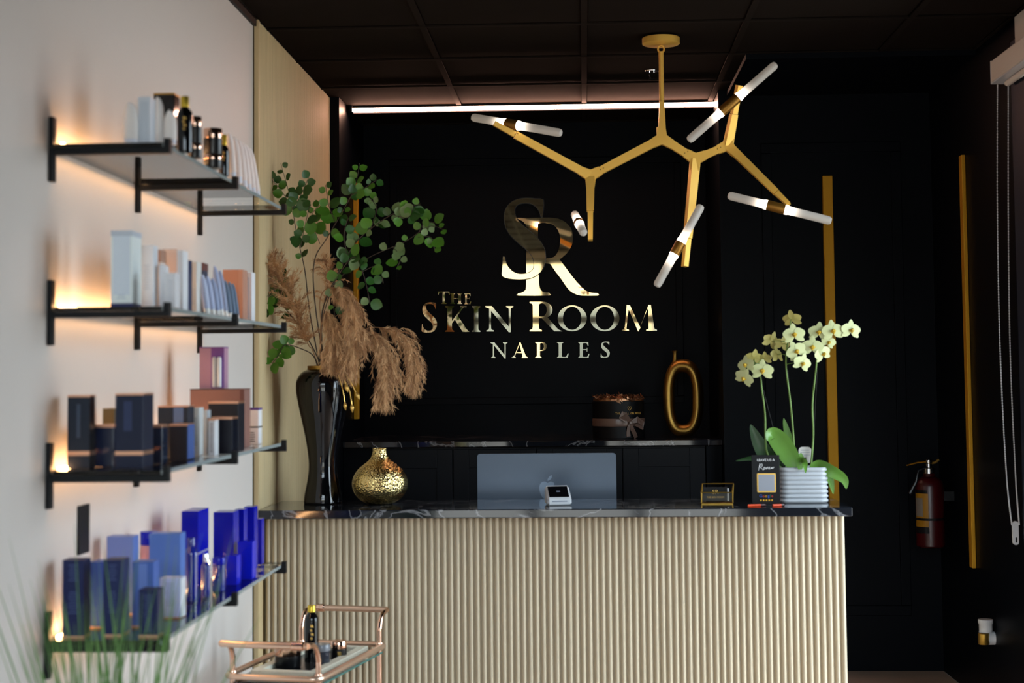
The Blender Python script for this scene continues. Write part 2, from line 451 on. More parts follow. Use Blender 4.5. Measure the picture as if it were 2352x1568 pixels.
for i in range(3):
    x0_ = XL + 0.801 * i; window('window_%d' % wn, 'Y', YF, x0_, x0_ + 0.801, 0.0, 2.60, 1.94, 'dark framed shop front window'); wn += 1
pv_ = struct(MB().add([(-30, -30, -0.16), (30, -30, -0.16), (30, 30, -0.16), (-30, 30, -0.16)], [(0, 1, 2, 3)]).build('ground', 'pavement'), 'paved ground outside the shop')

# unseen low shop row, added to tone down the reflections in the lettering
mat('street_wall', (0.29, 0.24, 0.18, 1), 0.8, var=(.6, .2)); mat('street_window', (0.03, 0.04, 0.06, 1), 0.15)
row = struct(MB().span(-34, 34, -30, -24, -0.16, 4.3).build('unseen_shop_row', 'street_wall'), 'low beige shop row added across the street, out of view')
for i in range(-6, 7):
    MB().span(i * 2.6 - 0.85, i * 2.6 + 0.85, -23.99, -23.9, 0.9, 3.1).build('unseen_shop_window', 'street_window', row)
# light strip on the ceiling in front of the alcove
l0, l1 = W(810, 253, 7.52), W(1660, 243, 7.52)
ls = thing('light_strip', 'long glowing white linear light strip under the ceiling above the gold lettering', 'light', ((l0.x + l1.x) / 2, 7.52, l0.z))
hw = (l1.x - l0.x) / 2
MB().span(-hw, hw, -0.004, 0.012, -0.010, 0.009, 0.002).build('diffuser', 'led_warm_white', ls)
MB().span(-hw, hw, -0.006, 0.0299, 0.0095, 0.020, 0.001).span(-hw, hw, 0.0122, 0.0299, -0.016, 0.0094, 0.001).build('housing', 'black_metal', ls)
MB().span(-hw - 0.012, -hw, -0.02, 0.0299, -0.011, 0.020, 0.001).build('end_cap', 'black_metal', ls)
MB().span(hw, hw + 0.012, -0.02, 0.0299, -0.011, 0.020, 0.001).build('end_cap', 'black_metal', ls)

# gold vertical bars
def gold_bar(label, x0, x1, y0, y1, z0, z1):
    o = MB().span(x0, x1, y0, y1, z0, z1, 0.003).build('gold_bar', 'gold_trim'); tag(o, label, 'wall bar')
p0 = W(1887, 405, YB); p1 = W(1910, 405, YB)
gold_bar('flat vertical gold bar on the rear wall behind the orchids', p0.x, p1.x, YB - 0.03, YB - 0.0003, 0.75, p0.z)
q0 = W(2208, 355, 6.62); q1 = W(2222, 1305, 6.62)
gold_bar('vertical gold bar on the side wall right of the fire extinguisher', q0.x, XR - 0.0003, 6.62, 6.67, q1.z, q0.z)
r0 = W(812, 475, 7.72)
gold_bar('gold bar inside the alcove, half hidden by green leaves', AXL + 0.0003, AXL + 0.024, 7.70, 7.75, 1.15, r0.z + 0.12)
# ------------------------------------------------------------------ reception desk
DF = 5.74                              # plane of the fluted front
zt = W(1342, 1168, 5.62).z             # top of the desk counter
desk_r = W(1941, 1187, DF).x
dk = thing('reception_desk', 'reception desk with a beige vertically fluted front', 'desk', ((XL + desk_r) / 2, DF + 0.2, 0))
def dl(x0, x1, y0, y1, z0, z1, bev=0.0):
    c = dk.location
    return MB().span(x0 - c.x, x1 - c.x, y0 - c.y, y1 - c.y, z0, z1, bev)
TH = 0.031
dl(XL + 0.022, desk_r - 0.004, DF, DF + 0.03, 0, zt - TH - 0.0005).build('front_panel', 'beige_flute', dk)
dl(desk_r - 0.03, desk_r - 0.004, DF + 0.031, DF + 0.75, 0, zt - TH - 0.0005).build('side_panel', 'beige_flute', dk)
dl(XL + 0.022, XL + 0.045, DF + 0.031, DF + 0.75, 0, 0.66).build('side_panel', 'black_paint', dk)
dl(XL + 0.046, desk_r - 0.031, DF + 0.30, DF + 0.80, 0.63, 0.667, 0.002).build('work_surface', 'black_marble', dk)
dl(XL + 0.046, desk_r - 0.031, DF + 0.031, DF + 0.05, 0, zt - TH - 0.0005).build('inner_panel', 'black_paint', dk)
NF = 88; pitch = (desk_r - XL - 0.024) / NF
fm = MB(); prof = []
for j in range(9):
    a = PI * j / 8; prof.append((-0.0098 * math.cos(a), -0.0165 * math.sin(a)))
vs = []
for x, y in prof: vs += [(x, y, 0), (x, y, zt - TH - 0.0008)]
fm.add(vs, [(2 * i, 2 * i + 2, 2 * i + 3, 2 * i + 1) for i in range(8)])
flute_me = fm.mesh('flute', 'beige_flute', True)
for i in range(NF):
    link('flute', flute_me, dk, (XL + 0.022 + pitch * (i + 0.5) - dk.location.x, DF - 0.0004 - dk.location.y, 0))
cr = W(1958, 1166, 5.61).x
ct = MB().span(XL + 0.0215, cr, 5.61, 6.05, zt - TH, zt, 0.003).build('stone_counter', 'black_marble')
tag(ct, 'black veined stone slab on top of the fluted reception desk', 'countertop')

# ------------------------------------------------------------------ alcove cabinets
zc2 = W(1342, 1011, 7.34).z
CF = 7.37
ct2 = MB().span(AXL + 0.001, AXR - 0.001, 7.34, YA - 0.001, zc2 - 0.028, zc2, 0.003).build('stone_counter', 'black_marble')
tag(ct2, 'black veined stone slab on the alcove cabinets below the gold lettering', 'countertop')
edges = [XL + 0.0, W(1040, 1080, CF).x, W(1232, 1080, CF).x, W(1430, 1080, CF).x, W(1622, 1080, CF).x]
edges[0] = W(852, 1080, CF).x
cab_lab = ['black shaker cabinet behind the round gold vase', 'black shaker cabinet behind the left part of the computer',
           'black shaker cabinet behind the right part of the computer', 'black shaker cabinet behind the gold card holder, last on the right']
for i in range(4):
    x0, x1 = edges[i], edges[i + 1]
    cb = thing('base_cabinet', cab_lab[i], 'cabinet', ((x0 + x1) / 2, CF, 0), group='alcove base cabinets')
    h = (x1 - x0) / 2 - 0.001
    MB().span(-h, h, 0.022, YA - CF - 0.002, 0.0, zc2 - 0.029).build('body', 'cabinet_paint', cb)
    dr = MB().span(-h + 0.002, h - 0.002, 0.008, 0.0215, 0.1, zc2 - 0.04, 0.001).build('door', 'cabinet_paint', cb)
    zt2 = zc2 - 0.04; w = 0.075
    for q in ((-h + 0.002, -h + w, 0.1, zt2), (h - w, h - 0.002, 0.1, zt2), (-h + w, h - w, zt2 - w - 0.012, zt2), (-h + w, h - w, 0.1, 0.1 + w)):
        MB().span(q[0], q[1], 0.0, 0.0078, q[2], q[3], 0.0015).build('door_rail', 'cabinet_paint', dr)
for x0, x1, lab in ((AXL + 0.002, edges[0] - 0.001, 'narrow black filler strip at the left end of the cabinets'), (edges[4] + 0.001, AXR - 0.002, 'narrow black filler strip at the right end of the cabinets')):
    struct(MB().span(x0, x1, CF, YA - 0.002, 0, zc2 - 0.029, 0.001).build('trim_5', 'black_paint'), lab)

# ------------------------------------------------------------------ the gold lettering on the alcove wall
YL = YA - 0.004
sg = thing('wall_sign', 'mirror gold logo sign with monogram and shop name on the black alcove wall', 'sign', W(1240, 640, YL))
ZX, ZY, ZS = 930.0, 430.0, 2315 / 620.0           # tracing frame of the lettering
def lp(x, y, Y): return W(ZX + x / ZS, ZY + y / ZS, Y) - sg.location
def letter(polys, name='letter', front=0.014, thick=0.010, parent=None, m='gold_mirror'):
    mb = MB()
    for p in polys:
        q = [lp(x, y, YL - front) for x, y in p]
        for a in q: a.y = YL - front - sg.location.y - 0.0003 * (len(mb.v) > 0) * polys.index(p)
        mb.prism(q, (0, thick, 0))
    return mb.build(name, m, parent or sg)
S_OUT = [(1187, 108), (1120, 98), (1040, 93), (980, 100), (930, 118), (890, 150), (862, 195), (852, 250), (856, 310), (875, 365), (910, 415), (960, 465), (1020, 515), (1065, 555), (1095, 600), (1108, 645), (1105, 690), (1085, 718), (1050, 737), (1000, 743), (960, 738), (920, 718), (888, 685), (868, 650), (858, 610), (855, 597), (846, 594), (841, 600), (838, 660), (832, 720), (832, 752), (850, 770), (890, 782), (950, 788), (1010, 788), (1070, 780), (1120, 760), (1160, 728), (1190, 680), (1205, 620), (1205, 570), (1193, 520), (1165, 470), (1130, 430), (1080, 385), (1020, 335), (970, 285), (948, 245), (940, 205), (945, 175), (965, 150), (1000, 137), (1040, 134), (1080, 140), (1115, 158), (1145, 190), (1160, 225), (1165, 248), (1173, 251), (1180, 247), (1184, 200)]
R_OUT = [(963, 265), (975, 262), (1100, 261), (1200, 260), (1280, 262), (1340, 278), (1390, 310), (1425, 355), (1440, 410), (1438, 470), (1420, 520), (1385, 570), (1335, 612), (1329, 620), (1380, 690), (1440, 770), (1500, 840), (1550, 885), (1600, 903), (1650, 906), (1660, 917), (1653, 928), (1520, 928), (1470, 918), (1420, 890), (1380, 845), (1340, 785), (1290, 720), (1255, 668), (1240, 655), (1205, 652), (1190, 640), (1192, 612), (1240, 608), (1280, 595), (1308, 560), (1325, 510), (1332, 450), (1325, 400), (1305, 355), (1275, 325), (1230, 310), (1180, 305), (1146, 314), (1141, 330), (1142, 600), (1148, 760), (1153, 840), (1165, 880), (1195, 899), (1238, 903), (1243, 915), (1236, 928), (975, 928), (968, 918), (972, 908), (1000, 903), (1028, 885), (1039, 850), (1040, 600), (1038, 345), (1028, 312), (1008, 290), (985, 280)]
R_back = letter([catmull(R_OUT, 2, True)], 'monogram_letter', 0.011, 0.010)
def grown(pts, d):
    out = []; n = len(pts)
    ar = sum(pts[i][0] * pts[(i + 1) % n][1] - pts[(i + 1) % n][0] * pts[i][1] for i in range(n))
    for i in range(n):
        t = V((pts[(i + 1) % n][0] - pts[i - 1][0], pts[(i + 1) % n][1] - pts[i - 1][1])).normalized(); s = d if ar > 0 else -d
        out.append((pts[i][0] + t.y * s, pts[i][1] - t.x * s))
    return out
letter([grown(catmull(S_OUT, 2, True), 5)], 'letter_backing', 0.0215, 0.006, m='black_satin')
S_front = letter([catmull(S_OUT, 2, True)], 'monogram_letter', 0.024, 0.009)
MB().box(lp(1000, 765, YL - 0.008) , (0.012, 0.012, 0.012)).box(lp(1100, 560, YL - 0.008), (0.02, 0.012, 0.02)).build('standoff', 'gold_dark', sg)

def rect(x0, y0, x1, y1): return [(x0, y0), (x1, y0), (x1, y1), (x0, y1)]
def serif(xa, xb, top):         # flat slab serif with small brackets towards a stem xa..xb
    e = 0.10
    return [(xa - e, 0), (xb + e, 0), (xb + e, 0.045), (xb + 0.02, 0.075), (xb, 0.14), (xa, 0.14), (xa - 0.02, 0.075), (xa - e, 0.045)] if not top else \
           [(xa - e, 1), (xa - e, 0.955), (xa - 0.02, 0.925), (xa, 0.86), (xb, 0.86), (xb + 0.02, 0.925), (xb + e, 0.955), (xb + e, 1)]
def stem(xa, xb): return [rect(xa, 0, xb, 1), serif(xa, xb, 0), serif(xa, xb, 1)]
def arc(cx, cy, rx, ry, a0, a1, n=14): return [(cx + rx * math.cos(math.radians(a0 + (a1 - a0) * i / n)), cy + ry * math.sin(math.radians(a0 + (a1 - a0) * i / n))) for i in range(n + 1)]
def ringstrip(outer, inner): return [[outer[i], outer[i + 1], inner[i + 1], inner[i]] for i in range(len(outer) - 1)]
def G(ch):
    """outlines of a capital in its own box: height 1, natural width (second value)"""
    if ch == 'I': return stem(0.12, 0.34), 0.46
    if ch == 'T': return [rect(.34, 0, .54, 1), serif(.34, .54, 0), rect(0, .93, .88, 1), [(0, 1), (-.02, .74), (.03, .74), (.10, .93)], [(.88, 1), (.90, .74), (.85, .74), (.78, .93)]], 0.88
    if ch == 'H': return stem(.1, .3) + stem(.68, .88) + [rect(.3, .49, .68, .55)], 0.98
    if ch == 'E': return stem(.1, .3) + [rect(.3, .94, .66, 1), [(.66, 1), (.68, .76), (.63, .76), (.55, .94)], rect(.3, .49, .56, .55), [(.56, .40), (.60, .40), (.60, .64), (.56, .64)], rect(.3, 0, .68, .06), [(.68, 0), (.74, .26), (.68, .26), (.58, .06)]], 0.74
    if ch == 'L': return stem(.1, .3) + [rect(.3, 0, .68, .06), [(.68, 0), (.74, .28), (.68, .28), (.56, .06)]], 0.74
    if ch == 'K': return stem(.1, .31) + [[(.31, .42), (.78, .97), (.86, .97), (.31, .33)], [(.40, .53), (.53, .68), (1.02, .06), (1.12, 0), (.80, 0)], rect(.68, .95, .98, 1)], 1.06
    if ch == 'N': return [rect(.14, 0, .21, .98), serif(.14, .21, 0), rect(.86, 0, .93, 1), serif(.86, .93, 1), [(.0, 1), (.24, 1), (.93, .10), (.93, -.03), (.86, -.03), (.14, .90), (.0, .955)]], 1.04
    if ch == 'O': return ringstrip(arc(.52, .5, .52, .53, 0, 360, 40), arc(.52, .5, .33, .47, 0, 360, 40)), 1.04
    if ch == 'M': return [[(.14, 0), (.20, 0), (.30, .92), (.22, 1.02)], serif(.14, .20, 0), [(.22, 1.02), (.34, 1.0), (.72, .12), (.64, -.03)], [(.64, -.03), (.70, .12), (1.0, .98), (1.04, 1.02)], [(1.0, 1.02), (1.10, 1.02), (1.24, 0), (1.02, 0)], serif(1.03, 1.22, 0)], 1.34
    if ch == 'A': return [[(.10, 0), (.16, 0), (.50, .92), (.50, 1.04)], serif(.10, .16, 0), [(.46, .98), (.54, 1.04), (.92, 0), (.70, 0)], serif(.72, .90, 0), rect(.24, .32, .72, .38)], 1.02
    if ch in 'PR':
        lo = .44
        bowl = ringstrip([(.3, 1)] + arc(.42, (1 + lo) / 2, .32, (1 - lo) / 2, 90, -90) + [(.3, lo)], [(.3, .945)] + arc(.40, (1 + lo) / 2, .155, (1 - lo) / 2 - .055, 90, -90) + [(.3, lo + .055)])
        r = stem(.1, .3) + bowl
        if ch == 'R': r = r + [[(.36, lo + .03), (.56, lo + .05), (.92, .07), (1.06, 0), (.80, 0)]]
        return r, (0.76 if ch == 'P' else 1.0)
    if ch == 'S':
        return [[((x - 832) / 373 * .62, (788 - y) / 695) for x, y in S_OUT]], 0.62
def place(ch, x0, x1, ytop, ybot):
    polys, w = G(ch)
    letter([[(x0 + (x1 - x0) * px / w, ybot + (ytop - ybot) * py) for px, py in p] for p in polys])
for ch, x0, x1, ya, yb in (('T', 285, 383, 893, 1000), ('H', 388, 492, 910, 1000), ('E', 508, 568, 910, 1002),
                           ('S', 143, 275, 985, 1246), ('K', 345, 545, 1018, 1240), ('I', 572, 650, 1018, 1240), ('N', 690, 933, 1018, 1236),
                           ('R', 1070, 1335, 980, 1235), ('O', 1310, 1560, 1018, 1228), ('O', 1588, 1840, 1018, 1228), ('M', 1850, 2166, 1012, 1230),
                           ('N', 735, 880, 1330, 1463), ('A', 915, 1058, 1332, 1463), ('P', 1118, 1220, 1327, 1462), ('L', 1305, 1405, 1327, 1462), ('E', 1487, 1583, 1327, 1462), ('S', 1678, 1757, 1322, 1462)):
    place(ch, x0, x1, ya, yb)

# ------------------------------------------------------------------ branching chandelier
DC = 6.05
ch_ = thing('chandelier', 'branching gold chandelier with frosted glass tube lamps over the desk', 'chandelier', W(1518, 88, DC))
def cp(px, py, D=DC): return W(px, py, D) - ch_.location
top = ch_.location
top.z = ZC - 0.0035
MB().lathe([(0.068, -0.028), (0.0735, -0.025), (0.0735, -0.003), (0.068, 0.0)], n=40).build('canopy', 'gold_satin', ch_, True)
ringp = [(0.012 * math.cos(a), 0, -0.046 + 0.014 * math.sin(a)) for a in [2 * PI * i / 14 for i in range(15)]]
MB().tube(ringp, 0.0035, 6, cap=False).build('hanging_loop', 'gold_satin', ch_, True)
J1, J2, J3, J4 = cp(1521, 318), cp(1356, 404), cp(1597, 366), cp(1672, 334)
rodtop = V((J1.x * 0.25, J1.y, -0.056))
MB().tube([rodtop, V((rodtop.x + (J1.x - rodtop.x) * .6, 0, rodtop.z + (J1.z - rodtop.z) * .6))], 0.0095, 12).build('rod', 'gold_satin', ch_, True)
MB().bar(V((rodtop.x + (J1.x - rodtop.x) * .58, 0, rodtop.z + (J1.z - rodtop.z) * .58)), J1, 0.018, 0.031, 0.026).build('arm', 'gold_satin', ch_)
E2a, E2b = cp(1135, 283, 5.98), cp(1356, 552, 6.0)
E3, E4a, E4b = cp(1573, 612, 6.0), cp(1698, 196, 6.0), cp(1812, 470, 5.95)
def arm(a, b, w0, w1, tw=0.0): MB().bar(a, b, w0 * .8, w1 * .8, 0.026, (tw, -1, 0)).build('arm', 'gold_satin', ch_)
def frac(a, b, t): return a + (b - a) * t
arm(J1, J2, .042, .036); arm(J1, J3, .042, .036)
arm(J2, frac(J2, E2a, .78), .040, .036); arm(frac(J2, E2a, .785), E2a, .028, .024)
arm(J2, frac(J2, E2b, .55), .042, .034); arm(frac(J2, E2b, .555), E2b, .026, .023)
arm(J3, J4, .040, .034)
arm(J3, frac(J3, E3, .74), .044, .034, .4); arm(frac(J3, E3, .745), E3, .026, .023, .4)
arm(J4, frac(J4, E4a, .52), .042, .032, .4); arm(frac(J4, E4a, .525), E4a, .026, .024, .4)
arm(J4, frac(J4, E4b, .80), .042, .030); arm(frac(J4, E4b, .805), E4b, .026, .020)
for j, outs in ((J1, (V((J1.x - .01, 0, J1.z + .1)), J2, J3)), (J2, (J1, E2a, E2b)), (J3, (J1, J4, E3)), (J4, (J3, E4a, E4b))):
    pts = []
    ds = sorted([(q - j).normalized() for q in outs], key=lambda v: math.atan2(v.z, v.x))
    for i, dv in enumerate(ds):
        nrm = V((-dv.z, 0, dv.x))
        pts += [j + dv * .045 - nrm * .0168, j + dv * .045 + nrm * .0168]
        nx_ = ds[(i + 1) % 3]; mid = (dv + nx_); 
        if mid.length > .2: pts.append(j + mid.normalized() * (.024 if mid.length > .9 else .021))
    for p_ in pts: p_.y = j.y - 0.0136
    MB().prism(pts, (0, 0.0272, 0)).build('joint', 'gold_satin', ch_)
for p_ in (frac(J1, J3, .72), frac(J1, J2, .84), frac(J3, J4, .72), frac(J2, E2a, .77)):
    MB().box((p_.x - .006, p_.y - .0137, p_.z), (.004, .002, .004)).box((p_.x + .006, p_.y - .0137, p_.z + .006), (.004, .002, .004)).build('screw', 'bronze_socket', ch_)
def lamp(a, b, s0, s1, Ya, Yb, Yo=-0.03):
    """a lamp: socket between fractions s0..s1 of the line a-b, a frosted glass tube at either end"""
    A, B = cp(a[0], a[1], Ya), cp(b[0], b[1], Yb)
    d = (B - A).normalized(); q = V((0, 0, 1)).rotation_difference(d)
    L = (B - A).length
    P0, P1 = A + (B - A) * s0, A + (B - A) * s1
    so = MB().lathe([(0.0185, 0), (0.0195, 0.004), (0.0195, L * (s1 - s0) - 0.004), (0.0185, L * (s1 - s0))], n=20).build('lamp_socket', 'bronze_socket', ch_, True, loc=P0, rot=q.to_euler())
    for sgn, ln in ((1, L * (1 - s1)), (-1, L * s0)):
        r = 0.0158
        g = MB().lathe([(0.0185, 0.0), (0.0180, 0.010), (r, 0.018), (r, ln - 0.012), (r * .8, ln - 0.003), (r * .45, ln)], n=20).build('glass_tube', 'frosted_lamp_glass', so, True)
        if sgn > 0: g.location = (0, 0, L * (s1 - s0) - 0.002)
        else: g.location = (0, 0, 0.002); g.rotation_euler = (PI, 0, 0)
lamp((1083, 269), (1291, 306), .385, .52, 6.06, 5.90)
lamp((1319, 490), (1341, 536), .42, .55, 6.06, 5.86)
lamp((1507, 659), (1612, 470), .40, .545, 5.94, 5.94)
lamp((1671, 448), (1911, 508), .38, .555, 5.94, 5.88)
lamp((1580, 324), (1784, 146), .375, .565, 5.95, 5.92)

# sprinkler
sk = thing('sprinkler_head', 'small chrome fire sprinkler hanging from the black ceiling', 'sprinkler', (W(1497, 160, 6.72).x, 6.72, ZC - 0.003))
MB().lathe([(0.028, -0.004), (0.03, -0.001), (0.03, 0.0)], n=20).build('flange', 'chrome', sk, True)
MB().tube([(0.009, 0, -0.004), (0.011, 0, -0.02), (0.004, 0, -0.033)], 0.0025, 6).tube([(-0.009, 0, -0.004), (-0.011, 0, -0.02), (-0.004, 0, -0.033)], 0.0025, 6).build('frame', 'chrome', sk, True)
MB().lathe([(0.014, -0.038), (0.014, -0.036), (0.004, -0.032)], n=14).build('deflector', 'chrome', sk, True)

# ------------------------------------------------------------------ things on the desk
DV = 5.92
def lathe_px(prof, D, base_px):
    """profile given as (radius px, y px) -> metres above the lowest y"""
    s = D / F_PX; yb = max(p[1] for p in prof)
    return [(r * s, (yb - y) * s) for r, y in sorted(prof, key=lambda q: -q[1])]
vb = V((xat(742, zt, DV), DV, zt))
vs_ = thing('floor_vase', 'tall glossy black vase with gold rim and dried stems on the desk', 'vase', vb)
pr = catmull([(43, 1163), (44, 1158), (42, 1140), (36, 1110), (33, 1085), (34, 1055), (42, 1005), (53, 955), (60, 918), (62, 897), (60, 880), (50, 864), (36, 856)], 4)
MB().lathe(lathe_px(pr, DV, 746), n=48).build('body', 'black_gloss', vs_, True)
zr = (1163 - 856) * DV / F_PX
MB().lathe([(0.058, zr - .002), (0.059, zr + .004), (0.058, zr + .006), (0.058, zr + .009), (0.059, zr + .013), (0.056, zr + .0145), (0.050, zr + .0145), (0.049, zr - .0)], n=48, cap=False).build('rim', 'gold_dark', vs_, True)
gv = thing('round_vase', 'round hammered gold vase with narrow neck on the desk', 'vase', (xat(873, zt, 5.88), 5.88, zt))
pr = catmull([(24, 1159), (34, 1156), (48, 1147), (60, 1131), (64, 1114), (61, 1097), (50, 1080), (36, 1068), (24, 1058), (18, 1047), (16, 1038), (17, 1033)], 4)
MB().lathe(lathe_px(pr, 5.88, 873), n=64).build('body', 'gold_leaf', gv, True)
MB().lathe([(0.0278, 0.2062), (0.0285, 0.2085), (0.0255, 0.2085), (0.0235, 0.200)], n=32, cap=False).build('lip', 'gold_leaf', gv, True)

# computer: thin slab on a stand, its back to the camera
DI = 6.20
i0, i1 = W(1096, 1042, DI), W(1415, 1042, DI)
ih = 0.322 * (i1.x - i0.x) / 0.547; iw = i1.x - i0.x
ic = thing('desktop_computer', 'slim blue-grey all-in-one computer seen from behind, rising past the desk counter', 'computer', ((i0.x + i1.x) / 2, DI, 0.6675))
zb = i0.z - ih - 0.6675
def rrect(w, h, r, n=6, cx=0, cy=0):
    out = []
    for sx, sy, a0 in ((1, 1, 0), (-1, 1, 90), (-1, -1, 180), (1, -1, 270)):
        for i in range(n + 1):
            a = math.radians(a0 + 90 * i / n); out.append((cx + sx * (w / 2 - r) + r * math.cos(a), cy + sy * (h / 2 - r) + r * math.sin(a)))
    return out
MB().prism([(x, 0, zb + ih / 2 + y) for x, y in rrect(iw, ih, 0.013)], (0, 0.0115, 0)).build('casing', 'computer_blue', ic)
MB().prism([(x, 0.0116, zb + ih / 2 + 0.03 + y) for x, y in rrect(iw - 0.02, ih - 0.08, 0.004)], (0, 0.0006, 0)).build('screen', 'screen_black', ic)
MB().box((0, 0.03, zb * 0.5 + .03), (0.13, 0.006, zb + 0.06), None, 0.001).box((0, 0.016, zb + .05), (0.13, 0.02, 0.012)).box((0, 0.01, 0.003), (0.13, 0.14, 0.006), None, 0.002).build('stand', 'computer_blue', ic)
lg = []
apple = [(0, .36), (-.10, .42), (-.24, .43), (-.38, .34), (-.45, .16), (-.44, -.06), (-.37, -.28), (-.25, -.45), (-.15, -.51), (-.06, -.48), (0, -.46), (.06, -.48), (.15, -.51), (.25, -.45), (.34, -.30), (.40, -.17), (.30, -.08), (.26, .06), (.28, .19), (.37, .30), (.28, .40), (.14, .43)]
leafp = [(.0, .47), (.02, .60), (.10, .71), (.23, .77), (.23, .66), (.15, .54)]
lgm = MB(); lc = W(1258, 1124, DI) - ic.location; s_ = 0.073
for pl in (catmull(apple, 3, True), catmull(leafp, 3, True)):
    lgm.prism([(lc.x + x * s_, -0.0008, lc.z + y * s_) for x, y in pl], (0, 0.0007, 0))
lgm.build('back_logo', 'computer_logo', ic)['label'] = 'paler fruit logo with a bite on the casing back'

# payment terminal: white wedge with a tilted black screen
pt = thing('card_terminal', 'small white card payment terminal with black screen in front of the computer', 'payment terminal', (xat(1282, zt, 5.80), 5.80, zt), rotz=math.radians(10))
sidep = [(-.040, .004), (-.034, .0), (.034, .0), (.040, .006), (.040, .060), (.036, .066), (.028, .068), (-.036, .026), (-.040, .021)]
ptm = MB().prism([(-.045, y, z) for y, z in sidep], (.09, 0, 0))
bm = bmesh.new(); me = ptm.mesh('casing', 'white_plastic'); bm.from_mesh(me)
bmesh.ops.dissolve_limit(bm, angle_limit=0.01, verts=bm.verts, edges=bm.edges)
bmesh.ops.bevel(bm, geom=[e for e in bm.edges if abs(e.verts[0].co.x - e.verts[1].co.x) < 1e-6], offset=0.006, segments=3, affect='EDGES'); bm.to_mesh(me); bm.free()
link('casing', me, pt)
ang = math.atan2(.042, .064); rx = Matrix.Rotation(ang, 3, 'X')
MB().box((0, -.0045, .0482), (.074, .064, .0015), rx, 0.0005).build('screen', 'screen_black', pt)
MB().box((0, -.0048, .0494), (.014, .006, .0006), rx).build('screen_symbol', 'grey_print', pt)
MB().box((0, -.0402, .0155), (.056, .0012, .003)).build('card_slot', 'grey_print', pt)

# gold wire card holder with cards
chd = thing('card_holder', 'gold framed glass business card holder near the right end of the desk', 'card holder', (xat(1646, zt, 5.80), 5.80, zt))
hw_ = .057
fr_ = MB()
def wire(a, b, r=.0022): fr_.tube([a, b], r, 6)
fr_.box((0, 0, .002), (.116, .055, .004), None, .001)
for x in (-hw_, hw_):
    wire((x, -.026, .006), (x, -.026, .043)); wire((x + .004, .024, .006), (x + .008, .026, .072)); wire((x, -.026, .043), (x, -.004, .043)); wire((x, -.004, .043), (x + .008, .026, .072))
wire((-hw_, -.026, .043), (hw_, -.026, .043)); wire((-hw_ + .008, .026, .072), (hw_ + .008, .026, .072))
fr_.build('frame', 'brass', chd)
MB().box((0, -.0265, .0245), (.108, .0012, .034)).build('front_glass', 'clear_acrylic', chd)
cds = MB().box((-.004, .004, .036), (.09, .012, .05)).build('card_stack', 'black_card', chd)
text('card_lettering', 'THE SKIN ROOM', .0085, 'print_gold', Matrix.Translation((-.004, -.0022, .024)) @ UPRIGHT, cds, .0002)
text('card_lettering', 'SR', .022, 'print_gold', Matrix.Translation((-.004, -.0022, .043)) @ UPRIGHT, cds, .0002)
MB().box((.042, -.010, .034), (.006, .002, .046)).build('divider', 'white_plastic', chd)

# review sign (its code square is left blank)
sgn = thing('counter_sign', 'upright black review sign with gold framed square beside the white planter', 'sign', (xat(1760, zt, 5.73), 5.73, zt))
sh_ = 0.181; sw_ = .101
MB().box((0, 0, sh_ / 2), (sw_, .004, sh_), None, .001).build('panel', 'black_card', sgn)
MB().box((0, .02, .002), (sw_, .05, .004), None, .001).build('foot', 'black_card', sgn)
UT = lambda x, z: Matrix.Translation((x, -.0026, z)) @ UPRIGHT
text('lettering', 'LEAVE US A', .0125, 'print_white', UT(.001, .163), sgn, .0003)
rv = [(-.026, .126), (-.021, .150), (-.022, .137), (-.017, .149), (-.012, .147), (-.014, .139), (-.020, .137), (-.014, .133), (-.009, .127), (-.006, .133), (-.003, .136), (-.006, .137), (-.006, .130), (-.001, .131), (.002, .137), (.003, .130), (.007, .137), (.009, .137), (.009, .131), (.013, .133), (.015, .137), (.013, .137), (.013, .131), (.018, .132), (.020, .137), (.021, .131), (.024, .137), (.026, .131), (.028, .137), (.031, .136)]
MB().tube([(x, -.0026, z) for x, z in catmull(rv, 4)], .0007, 5).build('script_lettering', 'print_white', sgn)
MB().prism([(x, -.0029, z) for x, z in rrect(.068, .069, .004, 4, .002, .081)], (0, .0008, 0)).build('code_border', 'print_gold', sgn)
MB().prism([(x, -.0034, z) for x, z in rrect(.058, .059, .001, 2, .002, .081)], (0, .0004, 0)).build('code_plate', 'plate_grey', sgn)
gx = -.025
for c_, m_ in (('G', 'print_blue'), ('o', 'print_red'), ('o', 'print_yellow'), ('g', 'print_blue'), ('l', 'print_green'), ('e', 'print_red')):
    wdt = {'G': .0115, 'o': .0090, 'g': .0090, 'l': .0042, 'e': .0085}[c_]
    text('lettering', c_, .0150, m_, UT(gx + wdt / 2, .033), sgn, .0003); gx += wdt
st = MB()
for i in range(5):
    cx = -.019 + .0100 * i
    st.prism([(cx + (.0046 if k % 2 == 0 else .002) * math.sin(PI * k / 5), -.0029, .018 + (.0046 if k % 2 == 0 else .002) * math.cos(PI * k / 5)) for k in range(10)], (0, .0006, 0))
st.build('rating_stars', 'print_yellow', sgn)
for (a, b, lab) in (((1718, 1160), (1760, 1157), 'orange pen lying at the foot of the black review sign, left one'), ((1775, 1159), (1803, 1160), 'orange pen lying between review sign and white planter')):
    pa, pb = V((xat(a[0], zt, 5.66), 5.66, zt + .0046)), V((xat(b[0], zt, 5.68), 5.68, zt + .0046))
    pn = thing('pen', lab, 'pen', pa); dv = pb - pa
    MB().tube([(0, 0, 0), dv * .7], .0045, 8).build('barrel', 'orange_pen', pn, True)
    MB().tube([dv * .7, dv * .92, dv], [.0046, .0046, .001], 8).build('cap', 'red_paint', pn, True)

